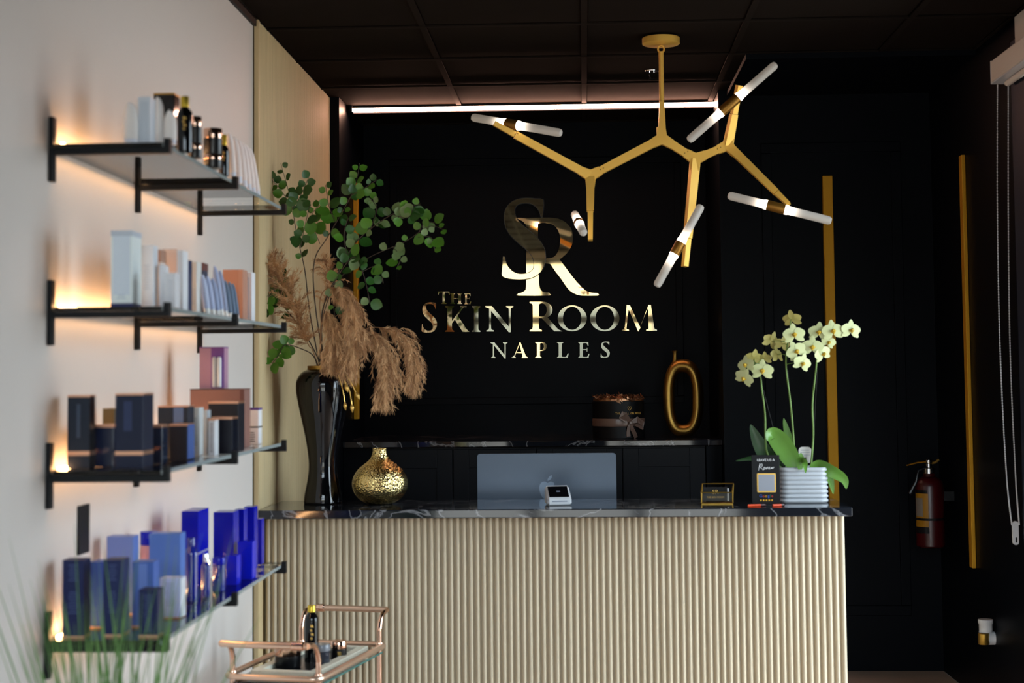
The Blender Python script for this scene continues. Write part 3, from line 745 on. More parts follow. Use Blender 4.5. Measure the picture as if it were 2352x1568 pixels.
# white ribbed planter
DP = 5.87
px0, px1 = xat(1786, zt, DP), xat(1900, zt, DP)
pl = thing('planter', 'white ribbed ceramic planter holding the orchids on the desk', 'planter', ((px0 + px1) / 2, DP, zt))
pw = (px1 - px0) / 2; pd = .062; ph = .130; nr = 8
pv = MB(); rings = []
for r_i in range(nr):
    for t in (0.0, .25, .5, .75):
        z = ph * (r_i + t) / nr; rings.append((z, .0042 * math.sin(PI * t) + (-.0016 if t == 0 else 0)))
rings.append((ph, 0)); rings.append((ph, -.006)); rings.append((ph - .016, -.007))
vsr = []; NN = 0
for z, g in rings:
    ring = rrect(2 * (pw - .005 + g), 2 * (pd + g), .03, 6); NN = len(ring)
    vsr += [(x, y, z) for x, y in ring]
fsr = [tuple(range(NN - 1, -1, -1))]
for j in range(len(rings) - 1):
    for i in range(NN):
        k = (i + 1) % NN; fsr.append((j * NN + i, j * NN + k, (j + 1) * NN + k, (j + 1) * NN + i))
pv.add(vsr, fsr); pv.build('pot', 'white_ceramic', pl, True)
MB().prism([(x, y, ph - .014) for x, y in rrect(2 * pw - .026, 2 * pd - .016, .025)], (0, 0, .009)).build('soil', 'soil', pl)

# ------------------------------------------------------------------ things on the alcove counter
DB = 7.62
hb = thing('hat_box', 'round black gift box with brown satin bow and bronze roses on the alcove counter', 'gift box', (xat(1421, zc2, DB), DB, zc2))
hr = 59 * DB / F_PX; hh = 84 * DB / F_PX
MB().lathe([(hr - .002, 0), (hr, .002), (hr, hh - .002), (hr - .002, hh)], n=56).build('box_body', 'black_card', hb, True)
MB().lathe([(hr + .001, .058), (hr + .0016, .06), (hr + .0016, .093), (hr + .001, .095)], n=56, cap=False).build('ribbon_band', 'ribbon', hb, True)
rm = MB(); rr = random.Random(3)
for i in range(130):
    a = rr.uniform(0, 2 * PI); q = hr * math.sqrt(rr.uniform(0.15, 1)) * 1.0
    c = V((q * math.cos(a), q * math.sin(a), hh + rr.uniform(.002, .024)))
    u = V((rr.uniform(-1, 1), rr.uniform(-1, 1), rr.uniform(-.5, .8))).normalized() * .02; w = V((rr.uniform(-1, 1), rr.uniform(-1, 1), rr.uniform(-.6, .6))).normalized() * .011
    n_ = u.cross(w).normalized() * .006
    rm.add([c - u, c - w + n_, c + u + n_ * .5, c + w - n_, c + n_ * 1.6], [(0, 1, 4), (1, 2, 4), (2, 3, 4), (3, 0, 4)])
rm.lathe([(hr - .004, hh - .001), (hr - .004, hh + .012), (hr * .6, hh + .018)], n=30)
stuff(rm.build('foil_roses', 'foil_rose', hb))
bw = MB()
def on_cyl(phi, z, out=.004): a = math.radians(-90 + phi); return V(((hr + out) * math.cos(a), (hr + out) * math.sin(a), z))
def ribbon_strip(pts, w, m_, nm):
    mb = MB(); pts = [V(p) for p in pts]; n = len(pts)
    for i, p in enumerate(pts):
        t = (pts[min(i + 1, n - 1)] - pts[max(i - 1, 0)]).normalized(); o_ = V((p.x, p.y, 0)).normalized(); b_ = t.cross(o_).normalized()
        ww = w[i] / 2
        mb.v += [tuple(p - b_ * ww), tuple(p + b_ * ww), tuple(p + b_ * ww + o_ * .0012), tuple(p - b_ * ww + o_ * .0012)]
    for i in range(n - 1):
        for k in range(4): mb.f.append((i * 4 + k, i * 4 + (k + 1) % 4, i * 4 + 4 + (k + 1) % 4, i * 4 + 4 + k))
    return mb.build(nm, m_, hb)
k0 = 24
ribbon_strip([on_cyl(k0, .077, .01), on_cyl(k0 - 12, .112, .020), on_cyl(k0 - 17, .122, .026), on_cyl(k0 - 19, .105, .022), on_cyl(k0 - 9, .080, .014)], [.012, .026, .02, .03, .012], 'ribbon', 'bow_loop')
ribbon_strip([on_cyl(k0, .077, .01), on_cyl(k0 + 12, .090, .022), on_cyl(k0 + 24, .070, .028), on_cyl(k0 + 26, .052, .022), on_cyl(k0 + 10, .066, .014)], [.012, .030, .028, .026, .012], 'ribbon', 'bow_loop')
ribbon_strip([on_cyl(k0, .075, .012), on_cyl(k0 + 3, .045, .012), on_cyl(k0 + 10, .018, .010), on_cyl(k0 + 13, .003, .008)], [.010, .020, .022, .022], 'ribbon', 'bow_tail')
ribbon_strip([on_cyl(k0, .075, .012), on_cyl(k0 - 4, .055, .010), on_cyl(k0 - 5, .030, .006), on_cyl(k0 - 4, .010, .004)], [.010, .016, .018, .02], 'ribbon', 'bow_tail')
MB().box(on_cyl(k0, .076, .012), (.018, .012, .02), None, .004).build('bow_knot', 'ribbon', hb)
phi = -6
for i_, c_ in enumerate('THE MILLION ROSES'):
    ang_ = math.radians(phi + 3.9 * i_)
    if c_ != ' ':
        mt = Matrix.Rotation(ang_, 4, 'Z') @ Matrix.Translation((0, -hr - .0004, .1195)) @ UPRIGHT
        text('lettering', c_, .0135, 'print_gold', mt, hb, .0003)
hm = MB()
for sx in (-1, 1):
    mt = Matrix.Rotation(math.radians(k0 - .2), 4, 'Z')
    pts_ = [(0, -hr - .002, .134), (sx * .009, -hr - .002, .144), (sx * .0095, -hr - .002, .150), (sx * .0045, -hr - .002, .153), (sx * .001, -hr - .002, .148), (sx * .004, -hr - .002, .143)]
    hm.tube([mt @ V(p_) for p_ in catmull(pts_, 3)], .0008, 5)
hm.build('heart_emblem', 'print_gold', hb)

# gold open-ring vase
DG = 7.64
gz = thing('ring_vase', 'tall bronze gold vase with an open oval centre beside the gift box', 'vase', (xat(1571, zc2, DG), DG, zc2), rotz=math.radians(-12))
sg_ = DG / F_PX
mb = MB(); n1, n2 = 44, 14; vs = []; cz = 88 * sg_
for i in range(n1):
    a = 2 * PI * i / n1; ca, sa = math.cos(a), math.sin(a)
    ex = 0.78
    qx = math.copysign(abs(ca) ** ex, ca); qz = math.copysign(abs(sa) ** ex, sa)
    c = V((qx * 33.5 * sg_, 0, cz + qz * 74 * sg_ )); nn = V((qx / 1.0, 0, qz * .9)).normalized()
    for j in range(n2):
        b = 2 * PI * j / n2
        rad = (13.2 + 2.0 * abs(sa) ** 3) * sg_
        vs.append(c + nn * math.cos(b) * rad + V((0, math.sin(b) * 20 * sg_, 0)))
fs = [(i * n2 + j, i * n2 + (j + 1) % n2, ((i + 1) % n1) * n2 + (j + 1) % n2, ((i + 1) % n1) * n2 + j) for i in range(n1) for j in range(n2)]
mb.add(vs, fs).build('body', 'gold_dark', gz, True)
zn = cz + 84 * sg_
MB().lathe([(.020, zn - .016), (.013, zn + .004), (.0105, zn + .022), (.0125, zn + .046), (.016, zn + .052), (.014, zn + .052), (.009, zn + .03)], c=(-18 * sg_, 0, 0), n=24).build('neck', 'gold_dark', gz, True)

# ------------------------------------------------------------------ right wall: extinguisher, pipe, roller blind
DE = 6.98
fe = thing('fire_extinguisher', 'red fire extinguisher hung on the dark right wall', 'fire extinguisher', (1.512, DE, W(2132, 1255, DE).z))
er = .0615; eh = (1255 - 1100) * DE / F_PX
MB().lathe([(er - .006, 0), (er, .006), (er, eh - .04), (er * .93, eh - .02), (er * .72, eh - .004), (.026, eh + .004), (.022, eh + .018)], n=36).build('cylinder', 'red_paint', fe, True)
MB().lathe([(.024, eh + .018), (.024, eh + .040), (.014, eh + .044), (.014, eh + .060)], n=20).build('valve', 'chrome', fe, True)
MB().tube([(-.01, 0, eh + .068), (-.05, -.01, eh + .066), (-.098, -.012, eh + .054)], [.006, .007, .006], 8, .5).build('lever', 'yellow_label', fe)
MB().tube([(0, 0, eh + .060), (.03, 0, eh + .066), (.045, 0, eh + .078)], .006, 8).build('carry_handle', 'brass', fe)
MB().tube([(-.01, -.005, eh + .045), (-.048, -.01, eh + .03), (-.06, -.012, eh - .02), (-.088, -.012, eh - .07)], [.006, .006, .007, .008], 8).build('hose', 'black_satin', fe, True)
MB().lathe([(.014, eh + .062), (.016, eh + .068), (.016, eh + .076), (.010, eh + .082)], n=16).build('gauge', 'chrome', fe, True)
def cyl_patch(nm, a0, a1, z0, z1, m_, off=.0012):
    mb = MB(); n = 10; vs = []
    for i in range(n + 1):
        a = math.radians(a0 + (a1 - a0) * i / n)
        for z in (z0, z1): vs.append(((er + off) * math.cos(a), (er + off) * math.sin(a), z))
    return mb.add(vs, [(2 * i, 2 * i + 2, 2 * i + 3, 2 * i + 1) for i in range(n)]).build(nm, m_, fe, True)
ft = cyl_patch('label_sheet', -172, -108, .09, .235, 'yellow_label')
cyl_patch('label_panel', -170, -130, .135, .215, 'shaded_label', .0018)
cyl_patch('label_panel', -172, -106, .062, .089, 'black_card', .0012)
cyl_patch('label_panel', -172, -112, .2355, .250, 'black_card', .0012)
MB().lathe([(er + .002, .118), (er + .002, .128)], n=36, cap=False).build('strap', 'black_metal', fe)
MB().span(.02, XR - 1.512 - .0003, .0, .02, .20, .24).build('wall_bracket', 'black_metal', fe)
DPp = 6.36
pp = thing('pipe_stub', 'white plastic pipe elbow with brass fitting low on the dark right wall', 'pipe', (XR - .028, DPp, W(2255, 1450, DPp).z))
MB().lathe([(.028, -.002), (.026, .0), (.026, .030), (.029, .034), (.029, .048)], c=(-.006, 0, 0), n=24).build('upright_pipe', 'white_plastic', pp, True)
MB().tube([(-.006, 0, -.026), (.0275, 0, -.026)], .026, 18).build('side_pipe', 'white_plastic', pp, True)
MB().lathe([(.020, -.048), (.022, -.045), (.022, -.006), (.020, -.004)], c=(-.018, -.012, 0), n=18).build('brass_fitting', 'brass', pp, True)
kz = W(2275, 140, 5.95)
rb = thing('roller_blind', 'rolled up white roller blind with bead chain over the right window', 'blind', (XR - .05, 5.95, 2.567))
c0, c1 = W(2275, 141, 5.95), W(2275, 193, 5.95)
bx0 = c0.x - (XR - .05)
zz0, zz1 = c1.z - 2.567, c0.z - 2.567
MB().span(bx0, .0497, -2.6, 0.0, zz0 + .006, zz1, .004).build('cassette', 'white_blind', rb)
MB().span(bx0, .0497, .0005, .008, zz0, zz1 + .003, .002).build('end_cap', 'white_plastic', rb)
MB().span(bx0 + .0, .0497, -2.6, 0.0, zz0, zz0 + .0055, .001).build('bottom_plate', 'white_plastic', rb)
MB().span(bx0 + .055, .0497, -2.6, -.14, zz1 + .0005, ZC - 2.567 - .004, .002).build('mounting_board', 'white_blind', rb)
MB().tube([(.03, -2.6, zz0 - .012), (.03, -.08, zz0 - .012)], .012, 12).build('hem_bar', 'white_blind', rb, True)
for pts_ in ([(2291, 196), (2291, 500), (2297, 800), (2311, 1080), (2324, 1205)], [(2316, 194), (2316, 500), (2320, 800), (2332, 1080), (2341, 1205)]):
    P_ = [W(a, b, 5.93) - rb.location for a, b in pts_]
    P_ = [V(p) for p in catmull([tuple(p) for p in P_], 16)]
    mb = MB()
    for i in range(0, len(P_) - 1):
        for t in (0, .34, .67):
            c = P_[i] + (P_[i + 1] - P_[i]) * t
            mb.lathe([(.0006, -.0032), (.0026, -.0018), (.0028, .0016), (.0006, .0032)], c=c, n=6)
    mb.tube(P_, .0014, 5)
    o = mb.build('bead_chain', 'white_plastic', rb)
t0 = W(2333, 1224, 5.93) - rb.location
MB().prism([(t0.x + x, t0.y, t0.z + z) for x, z in rrect(.022, .088, .0108, 6)], (0, .010, 0)).build('chain_weight', 'white_plastic', rb)
MB().prism([(t0.x + .002 + x, t0.y - .0006, t0.z - .025 + z) for x, z in rrect(.006, .02, .0029, 4)], (0, .0006, 0)).build('weight_slot', 'black_card', rb)
# ------------------------------------------------------------------ glass shelves on the left wall
XF = -0.925                            # front of the shelves
BR = (3.45, 4.13, 4.81)                # bracket depths
SHELF = {}
for k, (ya, yb_, nm) in enumerate(((340, 355, 'topmost glass shelf on the white wall, with black and gold bottles'),
                                   (715, 729, 'second glass shelf from the top, with pale boxes and tubes'),
                                   (1090, 1107, 'third glass shelf from the top, with dark copper-edged boxes'),
                                   (1479, 1496, 'lowest glass shelf on the white wall, with blue boxes'))):
    za, zb_ = W(250, ya, 3.45).z, W(250, yb_, 3.45).z
    ah = za - zb_
    sh = thing('glass_shelf', nm, 'shelf', (XL, BR[0], za), group='glass wall shelves')
    GT = 0.010
    MB().span(0.001, XF - XL - .0165, -0.012, BR[2] - BR[0] + .06, 0.0004, GT, .001).build('glass_pane', 'shelf_glass', sh)
    MB().span(XF - XL - .0163, XF - XL - .0143, -0.012, BR[2] - BR[0] + .06, 0.0004, GT).build('pane_edge', 'glass_edge', sh)
    MB().span(0.020, 0.027, 0.013, BR[2] - BR[0] + .05, GT + .001, GT + .006).build('led_strip', 'led_amber', sh)
    for D in BR:
        y = D - BR[0]
        b_ = MB().span(0.0005, 0.012, y - .011, y + .011, -.075, .072, .001).build('bracket', 'black_metal', sh)
        MB().span(0.0122, XF - XL, y - .011, y + .011, -ah, -.0002, .001).build('bracket_arm', 'black_metal', b_)
        MB().span(XF - XL - .014, XF - XL, y - .011, y + .011, 0.0, .019, .001).build('bracket_lip', 'black_metal', b_)
    SHELF[k + 1] = za + GT + .0004

wp = tag(MB().box((XL + .003, 3.70, W(190, 1215, 3.70).z), (.0055, .078, .116), None, .0012).build('wall_plate', 'black_metal'), 'black switch plate on the white wall above the lowest shelf', 'wall plate')

PM = {}
def pcol(c, rough=.42, coat=0.0, metal=0.0):
    k = (c, rough, coat, metal)
    if k not in PM:
        if min(c) > 165: c = tuple(min(248, x * 1.09) for x in c)
        PM[k] = 'carton_%d' % len(PM); mat(PM[k], rgb(*c), rough, metal, coat=coat, spec=.25)
    return PM[k]
COPPER = 'copper_foil'; mat(COPPER, (0.72, 0.40, 0.26, 1), .3, metal=.85)
def spot(s, xl, xr, yt, D, dy, z=None):
    z = SHELF[s] if z is None else z
    X0, X1 = xat(xl, z, D), xat(xr, z, D)
    X0 = max(X0, XL + .0285)
    h = W((xl + xr) / 2, yt, D).z - z
    return X0, X1, h, z
def carton(s, xl, xr, yt, D, dy, col, label, top=None, band=None, panel=None, side=None, lines=None, z=None, name='carton', rough=.42, coat=0.0, window=None, tilt=0.0):
    X0, X1, h, z = spot(s, xl, xr, yt, D, dy, z)
    w = X1 - X0
    t = thing(name, label, 'box', ((X0 + X1) / 2, D + dy / 2, z + .0003))
    MB().span(-w / 2, w / 2, -dy / 2, dy / 2, 0, h, .0012).build('body', pcol(col, rough, coat), t)
    e = .0004
    if top: MB().span(-w / 2 - e, w / 2 + e, -dy / 2 - e, dy / 2 + e, h - top[0], h + e, .0003).build('lid_edge', top[1], t)
    if band: MB().span(-w / 2 - e, w / 2 + e, -dy / 2 - e, dy / 2 + e, band[0], band[1]).build('foil_band', band[2], t)
    if side: MB().span(w / 2 + .0001, w / 2 + .0007, -dy / 2 + .001, dy / 2 - .001, .002, h - .002).build('side_panel', pcol(side), t)
    if panel: MB().span(-w / 2 + w * panel[0], -w / 2 + w * panel[1], -dy / 2 - .0007, -dy / 2 - .0001, h * panel[2], h * panel[3]).build('printed_panel', pcol(panel[4]), t)
    if lines:
        lm = MB()
        for (f0, f1, c0_) in lines:
            n = max(1, int((f1 - f0) * h / .006))
            for i in range(n):
                zz = h * f0 + (f1 - f0) * h * (i + .5) / n; hw2 = w * .5 * (.42 if (i * 7 + len(label)) % 3 else .33)
                lm.span(-hw2, hw2, -dy / 2 - .0006, -dy / 2 - .0001, zz - .0012, zz + .0012)
        stuff(lm.build('small_print', pcol(lines[0][2]), t))
    if tilt: t.rotation_euler = (0, math.radians(tilt), 0); t.location.z += abs(w / 2 * math.sin(math.radians(tilt)))
    return t, h
def lathe_item(s, xl, xr, yt, D, label, kind, body, cap=None, split=.75, z=None, shape='jar', emblem=None, rough=.15):
    X0, X1, h, z = spot(s, xl, xr, yt, D, 0, z)
    r = (X1 - X0) / 2
    t = thing('cream_jar' if shape == 'jar' else shape, label, kind, ((X0 + X1) / 2, D + r, z + .0003))
    if shape == 'jar':
        MB().lathe([(r * .94, 0), (r, h * .05), (r, h * split - .001), (r * .9, h * split)], n=28).build('body', body, t, True)
        MB().lathe([(r * .98, h * split + .0003), (r * 1.0, h * split + .002), (r * 1.0, h - .002), (r * .95, h)], n=28).build('lid', cap, t, True)
    elif shape == 'bottle':
        MB().lathe(catmull([(r * .95, 0), (r, h * .03), (r, h * split * .8), (r * .9, h * split * .9), (r * .52, h * split * .985), (r * .45, h * split)], 3), n=28).build('body', body, t, True)
        MB().lathe([(r * .56, h * split + .0003), (r * .56, h - .002), (r * .5, h)], n=24).build('cap', cap, t, True)
    elif shape == 'tube':
        mb = MB(); vs = []; n = 20; zs = [0.14, .2, .4, .6, .75, .86, .94, .985, 1.0]
        for zf in zs:
            f = max(0, (zf - .14) / .86); rx, ry = r * max(.12, (1 - min(1, f) ** 4.5) ** .55), r * (1.0 - .1 * f)
            for i in range(n): vs.append((rx * math.cos(2 * PI * i / n), ry * math.sin(2 * PI * i / n), h * zf))
        fs = [(j * n + i, j * n + (i + 1) % n, (j + 1) * n + (i + 1) % n, (j + 1) * n + i) for j in range(len(zs) - 1) for i in range(n)]
        fs += [tuple(range(n - 1, -1, -1)), tuple(range((len(zs) - 1) * n, len(zs) * n))]
        mb.add(vs, fs).build('body', body, t, True)
        MB().lathe([(r * .86, 0), (r * .9, .001), (r * .9, h * .139)], n=20).build('cap', cap, t, True)
    if emblem:
        mb = MB(); n = 8
        for (a0, a1, f0, f1) in ((-90, -66, .53, .565), (-92, -76, .47, .50), (-86, -64, .41, .44), (-90, -72, .35, .375)):
            vs = []
            for i in range(n + 1):
                a = math.radians(a0 + (a1 - a0) * i / n)
                for zz in (f0 * h * split / .75, f1 * h * split / .75): vs.append(((r + .0008) * math.cos(a), (r + .0008) * math.sin(a), zz + .002 * math.sin(i * 1.5)))
            mb.add(vs, [(2 * i, 2 * i + 2, 2 * i + 3, 2 * i + 1) for i in range(n)])
        mb.build('gold_emblem', emblem, t, True)
    return t, h
WH, WH2, GY = (206, 210, 216), (216, 206, 204), (176, 186, 196)
wtube = pcol((222, 218, 216), .4); wcap = pcol((206, 210, 222), .35); navyring = pcol((70, 64, 110), .4)
gl = 'gold_satin'; bk = 'black_satin'; bkg = 'black_gloss'
mat('gold_cap', (0.80, 0.56, 0.06, 1), .3, metal=.8)
# --- top shelf
ORD = ('first', 'second', 'third', 'fourth', 'fifth', 'sixth')
lathe_item(1, 277, 312, 234, 3.47, 'short white tube standing leftmost on the topmost shelf', 'tube', wtube, wcap, shape='tube')
carton(1, 316, 345, 222, 3.50, .045, (196, 204, 214), 'pale grey carton between white tubes on the topmost shelf', panel=(.2, .85, .1, .9, (184, 194, 206)))
lathe_item(1, 345, 374, 222, 3.55, 'tall white tube right of the pale grey carton, topmost shelf', 'tube', wtube, wcap, shape='tube')
carton(1, 352, 400, 214, 3.72, .05, (12, 12, 16), 'glossy black box behind the white tubes on the topmost shelf', name='glossy_box', rough=.06, coat=.6, top=(.004, 'gold_dark'))
lathe_item(1, 372, 402, 252, 3.47, 'white tube at the front bracket of the topmost shelf', 'tube', wtube, wcap, shape='tube')
lathe_item(1, 402, 437, 219, 3.57, 'tall black bottle with a gold cap on the topmost shelf', 'bottle', bkg, 'gold_cap', split=.80, shape='bottle', emblem='print_gold')
zj = SHELF[1]
def stack(xl, xr, y_mid, y_top, D, l1, l2):
    t, h = lathe_item(1, xl, xr, y_mid, D, l1, 'jar', bk, 'rose_gold', split=.62)
    lathe_item(1, xl, xr, y_top, D, l2, 'jar', bk, 'rose_gold', split=.62, z=t.location.z + h)
stack(428, 459, 328, 266, 3.70, 'lower jar of the slim black stack beside the tall gold capped bottle', 'upper jar of the slim black stack beside the tall gold capped bottle')
stack(462, 505, 353, 293, 3.88, 'lower jar of the wide black stack with copper lids, topmost shelf', 'upper jar of the wide black stack with copper lids, topmost shelf')
lathe_item(1, 500, 523, 308, 4.02, 'small black bottle with gold cap beside white tubes, topmost shelf', 'bottle', bkg, 'gold_cap', split=.74, shape='bottle', emblem='print_gold')
for i, (xl, xr, yt, D) in enumerate(((522, 542, 306, 4.12), (536, 556, 315, 4.22), (549, 568, 322, 4.31), (560, 578, 327, 4.40), (570, 588, 333, 4.49), (580, 598, 340, 4.58))):
    t, h = lathe_item(1, xl, xr, yt, D, 'slim white leaning tube at the far end of the topmost shelf, %s from the left' % ORD[i], 'tube', pcol((224, 214, 212), .4), wcap, shape='tube')
    t['group'] = 'leaning white tubes on the topmost shelf'; t.rotation_euler = (0, math.radians(-4 - i * .8), 0); t.location.z += .002
# --- second shelf
pr1 = [(.55, .92, (176, 190, 204)), (.1, .45, (176, 190, 204))]
carton(2, 254, 303, 530, 3.48, .075, (216, 226, 236), 'largest pale box, leftmost on the second shelf from the top', band=(.0, .009, pcol((40, 48, 96))), panel=(.1, .9, .16, .93, (200, 212, 224)), lines=pr1, top=(.012, pcol((180, 190, 202))))
carton(2, 321, 352, 563, 3.60, .04, (206, 212, 220), 'white carton right behind the largest pale box', lines=[(.3, .7, (176, 186, 198))])
carton(2, 354, 368, 574, 3.74, .05, (204, 198, 196), 'narrow white carton between two white cartons on the second shelf', top=(.03, pcol((176, 140, 124))))
carton(2, 365, 379, 609, 3.62, .035, (214, 216, 222), 'low narrow white carton beside the near bracket lip, second shelf')
carton(2, 379, 403, 626, 3.52, .04, (210, 212, 218), 'small white carton at the front corner of the second shelf', lines=[(.2, .8, (190, 196, 206))])
carton(2, 371, 406, 572, 3.86, .06, (200, 184, 178), 'pinkish grey box with white side on the second shelf', side=(216, 220, 226), panel=(.08, .92, .05, .95, (196, 178, 172)))
carton(2, 407, 420, 575, 3.80, .05, (216, 220, 226), 'tall thin white carton right of the pinkish grey box')
carton(2, 421, 432, 597, 3.93, .04, (40, 56, 92), 'thin navy carton between white cartons on the second shelf')
carton(2, 434, 452, 601, 4.00, .05, (206, 208, 206), 'off-white carton between two navy cartons on the second shelf', lines=[(.2, .5, (180, 186, 190))])
carton(2, 453, 467, 604, 4.08, .05, (54, 66, 90), 'slate blue carton right of the off-white carton, second shelf', top=(.02, pcol((110, 70, 66))))
bt, bcap = pcol((150, 166, 200), .35), pcol((224, 226, 224), .35)
for i, (xl, xr, yt, D, b_) in enumerate(((466, 482, 632, 3.98, (176, 186, 212)), (478, 494, 636, 4.04, (168, 180, 212)), (488, 505, 640, 4.10, (156, 172, 208)), (496, 514, 612, 4.17, (164, 180, 216)), (508, 524, 622, 4.24, (150, 166, 200)),
                                         (518, 534, 645, 4.31, (92, 116, 144)), (528, 543, 648, 4.38, (92, 116, 144)), (536, 550, 652, 4.45, (92, 116, 144)))):
    t, h = lathe_item(2, xl, xr, yt, D, ('pale blue leaning tube with white cap on the second shelf, %s from the left' % ORD[i] if i < 5 else 'slate blue leaning tube by the salmon box, %s from the left' % ORD[i - 5]), 'tube', pcol(b_, .35), bcap, shape='tube')
    t['group'] = 'pale blue tubes on the second shelf' if i < 5 else 'slate blue tubes on the second shelf'
    t.rotation_euler = (0, math.radians(-7), 0); t.location.z += .0025
carton(2, 512, 558, 619, 4.56, .06, (194, 146, 126), 'salmon box near the far end of the second shelf', panel=(.0, .78, .0, 1, (188, 136, 114)))
carton(2, 559, 578, 625, 4.66, .05, (214, 216, 222), 'white carton at the far end of the second shelf', panel=(.3, .7, .1, .9, (196, 200, 212)))
# --- third shelf
cop = (.004, COPPER)
mdark = (30, 40, 60)
carton(3, 142, 205, 908, 3.50, .042, (22, 32, 48), 'tall slate navy box with copper band, leftmost on the third shelf', top=cop, band=(.030, .040, COPPER), panel=(.42, .58, .42, .88, (58, 70, 90)))
carton(3, 205, 259, 976, 3.57, .055, (24, 34, 60), 'low dark marbled box with copper lid between two tall navy boxes', top=(.006, COPPER), rough=.15, coat=.4)
carton(3, 222, 262, 938, 3.76, .05, (96, 84, 58), 'olive brown box behind the low dark marbled box')
carton(3, 264, 328, 904, 3.50, .085, (18, 28, 54), 'tall navy box with copper band, second tall one on the third shelf', top=cop, band=(.030, .039, COPPER), panel=(.3, .6, .5, .9, (44, 56, 90)))
carton(3, 334, 372, 976, 3.66, .05, (34, 42, 62), 'low dark box with copper lid right of the second tall navy box', top=(.006, COPPER), rough=.15, coat=.4)
carton(3, 388, 430, 974, 3.84, .07, (10, 14, 30), 'near-black cube with copper lid and blue side on the third shelf', top=(.005, COPPER), side=(70, 96, 160))
carton(3, 362, 432, 932, 3.97, .06, (32, 42, 58), 'dark box with a steel blue stripe behind the near-black cube', top=cop, panel=(.52, .84, .02, .97, (96, 120, 164)))
carton(3, 441, 457, 936, 4.05, .05, (188, 194, 196), 'grey white carton with dark edge right of the near-black cube', lines=[(.2, .8, (150, 156, 160))])
carton(3, 460, 476, 942, 4.12, .04, (176, 184, 190), 'thin silver grey carton in the middle of the third shelf')
carton(3, 478, 493, 962, 4.02, .045, (196, 200, 206), 'speckled white carton in front of the black copper boxes', lines=[(.1, .9, (120, 110, 120))], top=(.004, COPPER))
carton(3, 486, 533, 958, 4.12, .07, (22, 26, 38), 'lower black box with copper rim, front of the pair, third shelf', top=(.006, COPPER), rough=.2)
carton(3, 478, 547, 922, 4.26, .08, (26, 28, 38), 'higher black box with copper rim, rear of the pair, third shelf', top=(.006, COPPER))
tpk, hpk = carton(3, 436, 561, 893, 4.45, .08, (146, 108, 100), 'wide dusty rose box behind the black copper boxes', top=(.003, pcol((96, 66, 62))), panel=(.92, 1, 0, 1, (120, 82, 76)))
tpp, hpp = carton(3, 458, 515, 797, 4.47, .05, (186, 144, 168), 'pink and purple box standing on top of the dusty rose box', z=tpk.location.z + hpk + .0008, panel=(.47, 1.0, 0, 1, (130, 84, 158)), top=(.003, pcol((120, 70, 140))))
wx = .071
for j, f in enumerate((.10, .30)):
    MB().lathe([(.0065, .004), (.0065, hpp * .72), (.004, hpp * .76)], c=(f * wx + .002, -.0335, 0), n=12).build('display_tube', 'white_plastic' if j == 0 else 'print_white', tpp, True)
carton(3, 565, 594, 937, 4.70, .05, (212, 214, 218), 'white carton with black stripes at the far end of the third shelf', top=(.006, pcol((96, 70, 140))), band=(.05, .054, pcol((24, 24, 30))), lines=[(.05, .35, (40, 40, 46))])
# --- lowest shelf
nav, peri, deep = (22, 32, 78), (98, 124, 196), (9, 17, 180)
ln = [(.72, .95, (66, 82, 128)), (.3, .6, (60, 76, 122))]
cb = (.0, .004, COPPER)
carton(4, 142, 192, 1286, 3.47, .05, nav, 'tall navy carton with pale print, leftmost on the lowest shelf', lines=ln, band=cb)
carton(4, 207, 238, 1290, 3.60, .05, (56, 84, 170), 'medium blue carton between two tall navy cartons', band=cb)
carton(4, 236, 279, 1286, 3.49, .06, (26, 38, 84), 'tall navy carton with pale print, second from the left, lowest shelf', lines=ln, band=cb)
carton(4, 303, 352, 1290, 3.61, .05, (72, 108, 190), 'light blue carton with bright edges behind the small navy carton', panel=(.3, .7, .03, .97, (104, 138, 214)), band=cb)
carton(4, 318, 362, 1354, 3.48, .05, nav, 'small navy carton near the front corner of the lowest shelf', lines=[(.1, .9, (66, 82, 128))], band=cb)
carton(4, 366, 414, 1328, 3.74, .05, (170, 186, 222), 'small white carton with pale print on the lowest shelf', lines=[(.3, .9, (140, 156, 196))], band=cb, side=(206, 212, 220))
carton(4, 342, 414, 1225, 3.92, .05, (84, 124, 204), 'tall sky blue carton standing behind the small white carton', band=cb)
carton(4, 240, 305, 1232, 3.80, .05, peri, 'periwinkle blue carton behind the second navy carton', band=cb)
lathe_item(4, 316, 356, 1222, 4.06, 'mauve jar with deep blue lid between the blue cartons', 'jar', pcol((176, 140, 160), .3), pcol(deep, .2), split=.8)
for (xl, xr, yt, D, dy, lab) in ((416, 455, 1174, 4.30, .12, 'royal blue box with pale stripe, first of the royal blue boxes'),
                                 (490, 536, 1176, 4.45, .07, 'royal blue box beside the gap, second of the royal blue boxes'),
                                 (538, 560, 1170, 4.58, .05, 'narrow royal blue box, third of the royal blue boxes'),
                                 (560, 584, 1164, 4.68, .05, 'royal blue box, tallest near the far end of the lowest shelf'),
                                 (582, 601, 1192, 4.80, .04, 'royal blue box at the very end of the lowest shelf')):
    carton(4, xl, xr, yt, D, dy, deep, lab, rough=.2, coat=.1, band=(.088, .094, pcol((150, 150, 180))) if D == 4.30 else None)
carton(4, 519, 544, 1276, 4.33, .05, (14, 28, 215), 'short royal blue box in front of the taller royal blue boxes', rough=.2, coat=.1)
carton(4, 546, 580, 1244, 4.45, .05, (14, 30, 220), 'mid height royal blue box at the front edge of the lowest shelf', rough=.2, coat=.1)
mat('cobalt_glass', (0.01, 0.02, 0.28, 1), .05, coat=.6)
lathe_item(4, 420, 450, 1236, 4.04, 'tall cobalt bottle right of the sky blue carton', 'bottle', 'cobalt_glass', 'cobalt_glass', split=.86, shape='bottle')
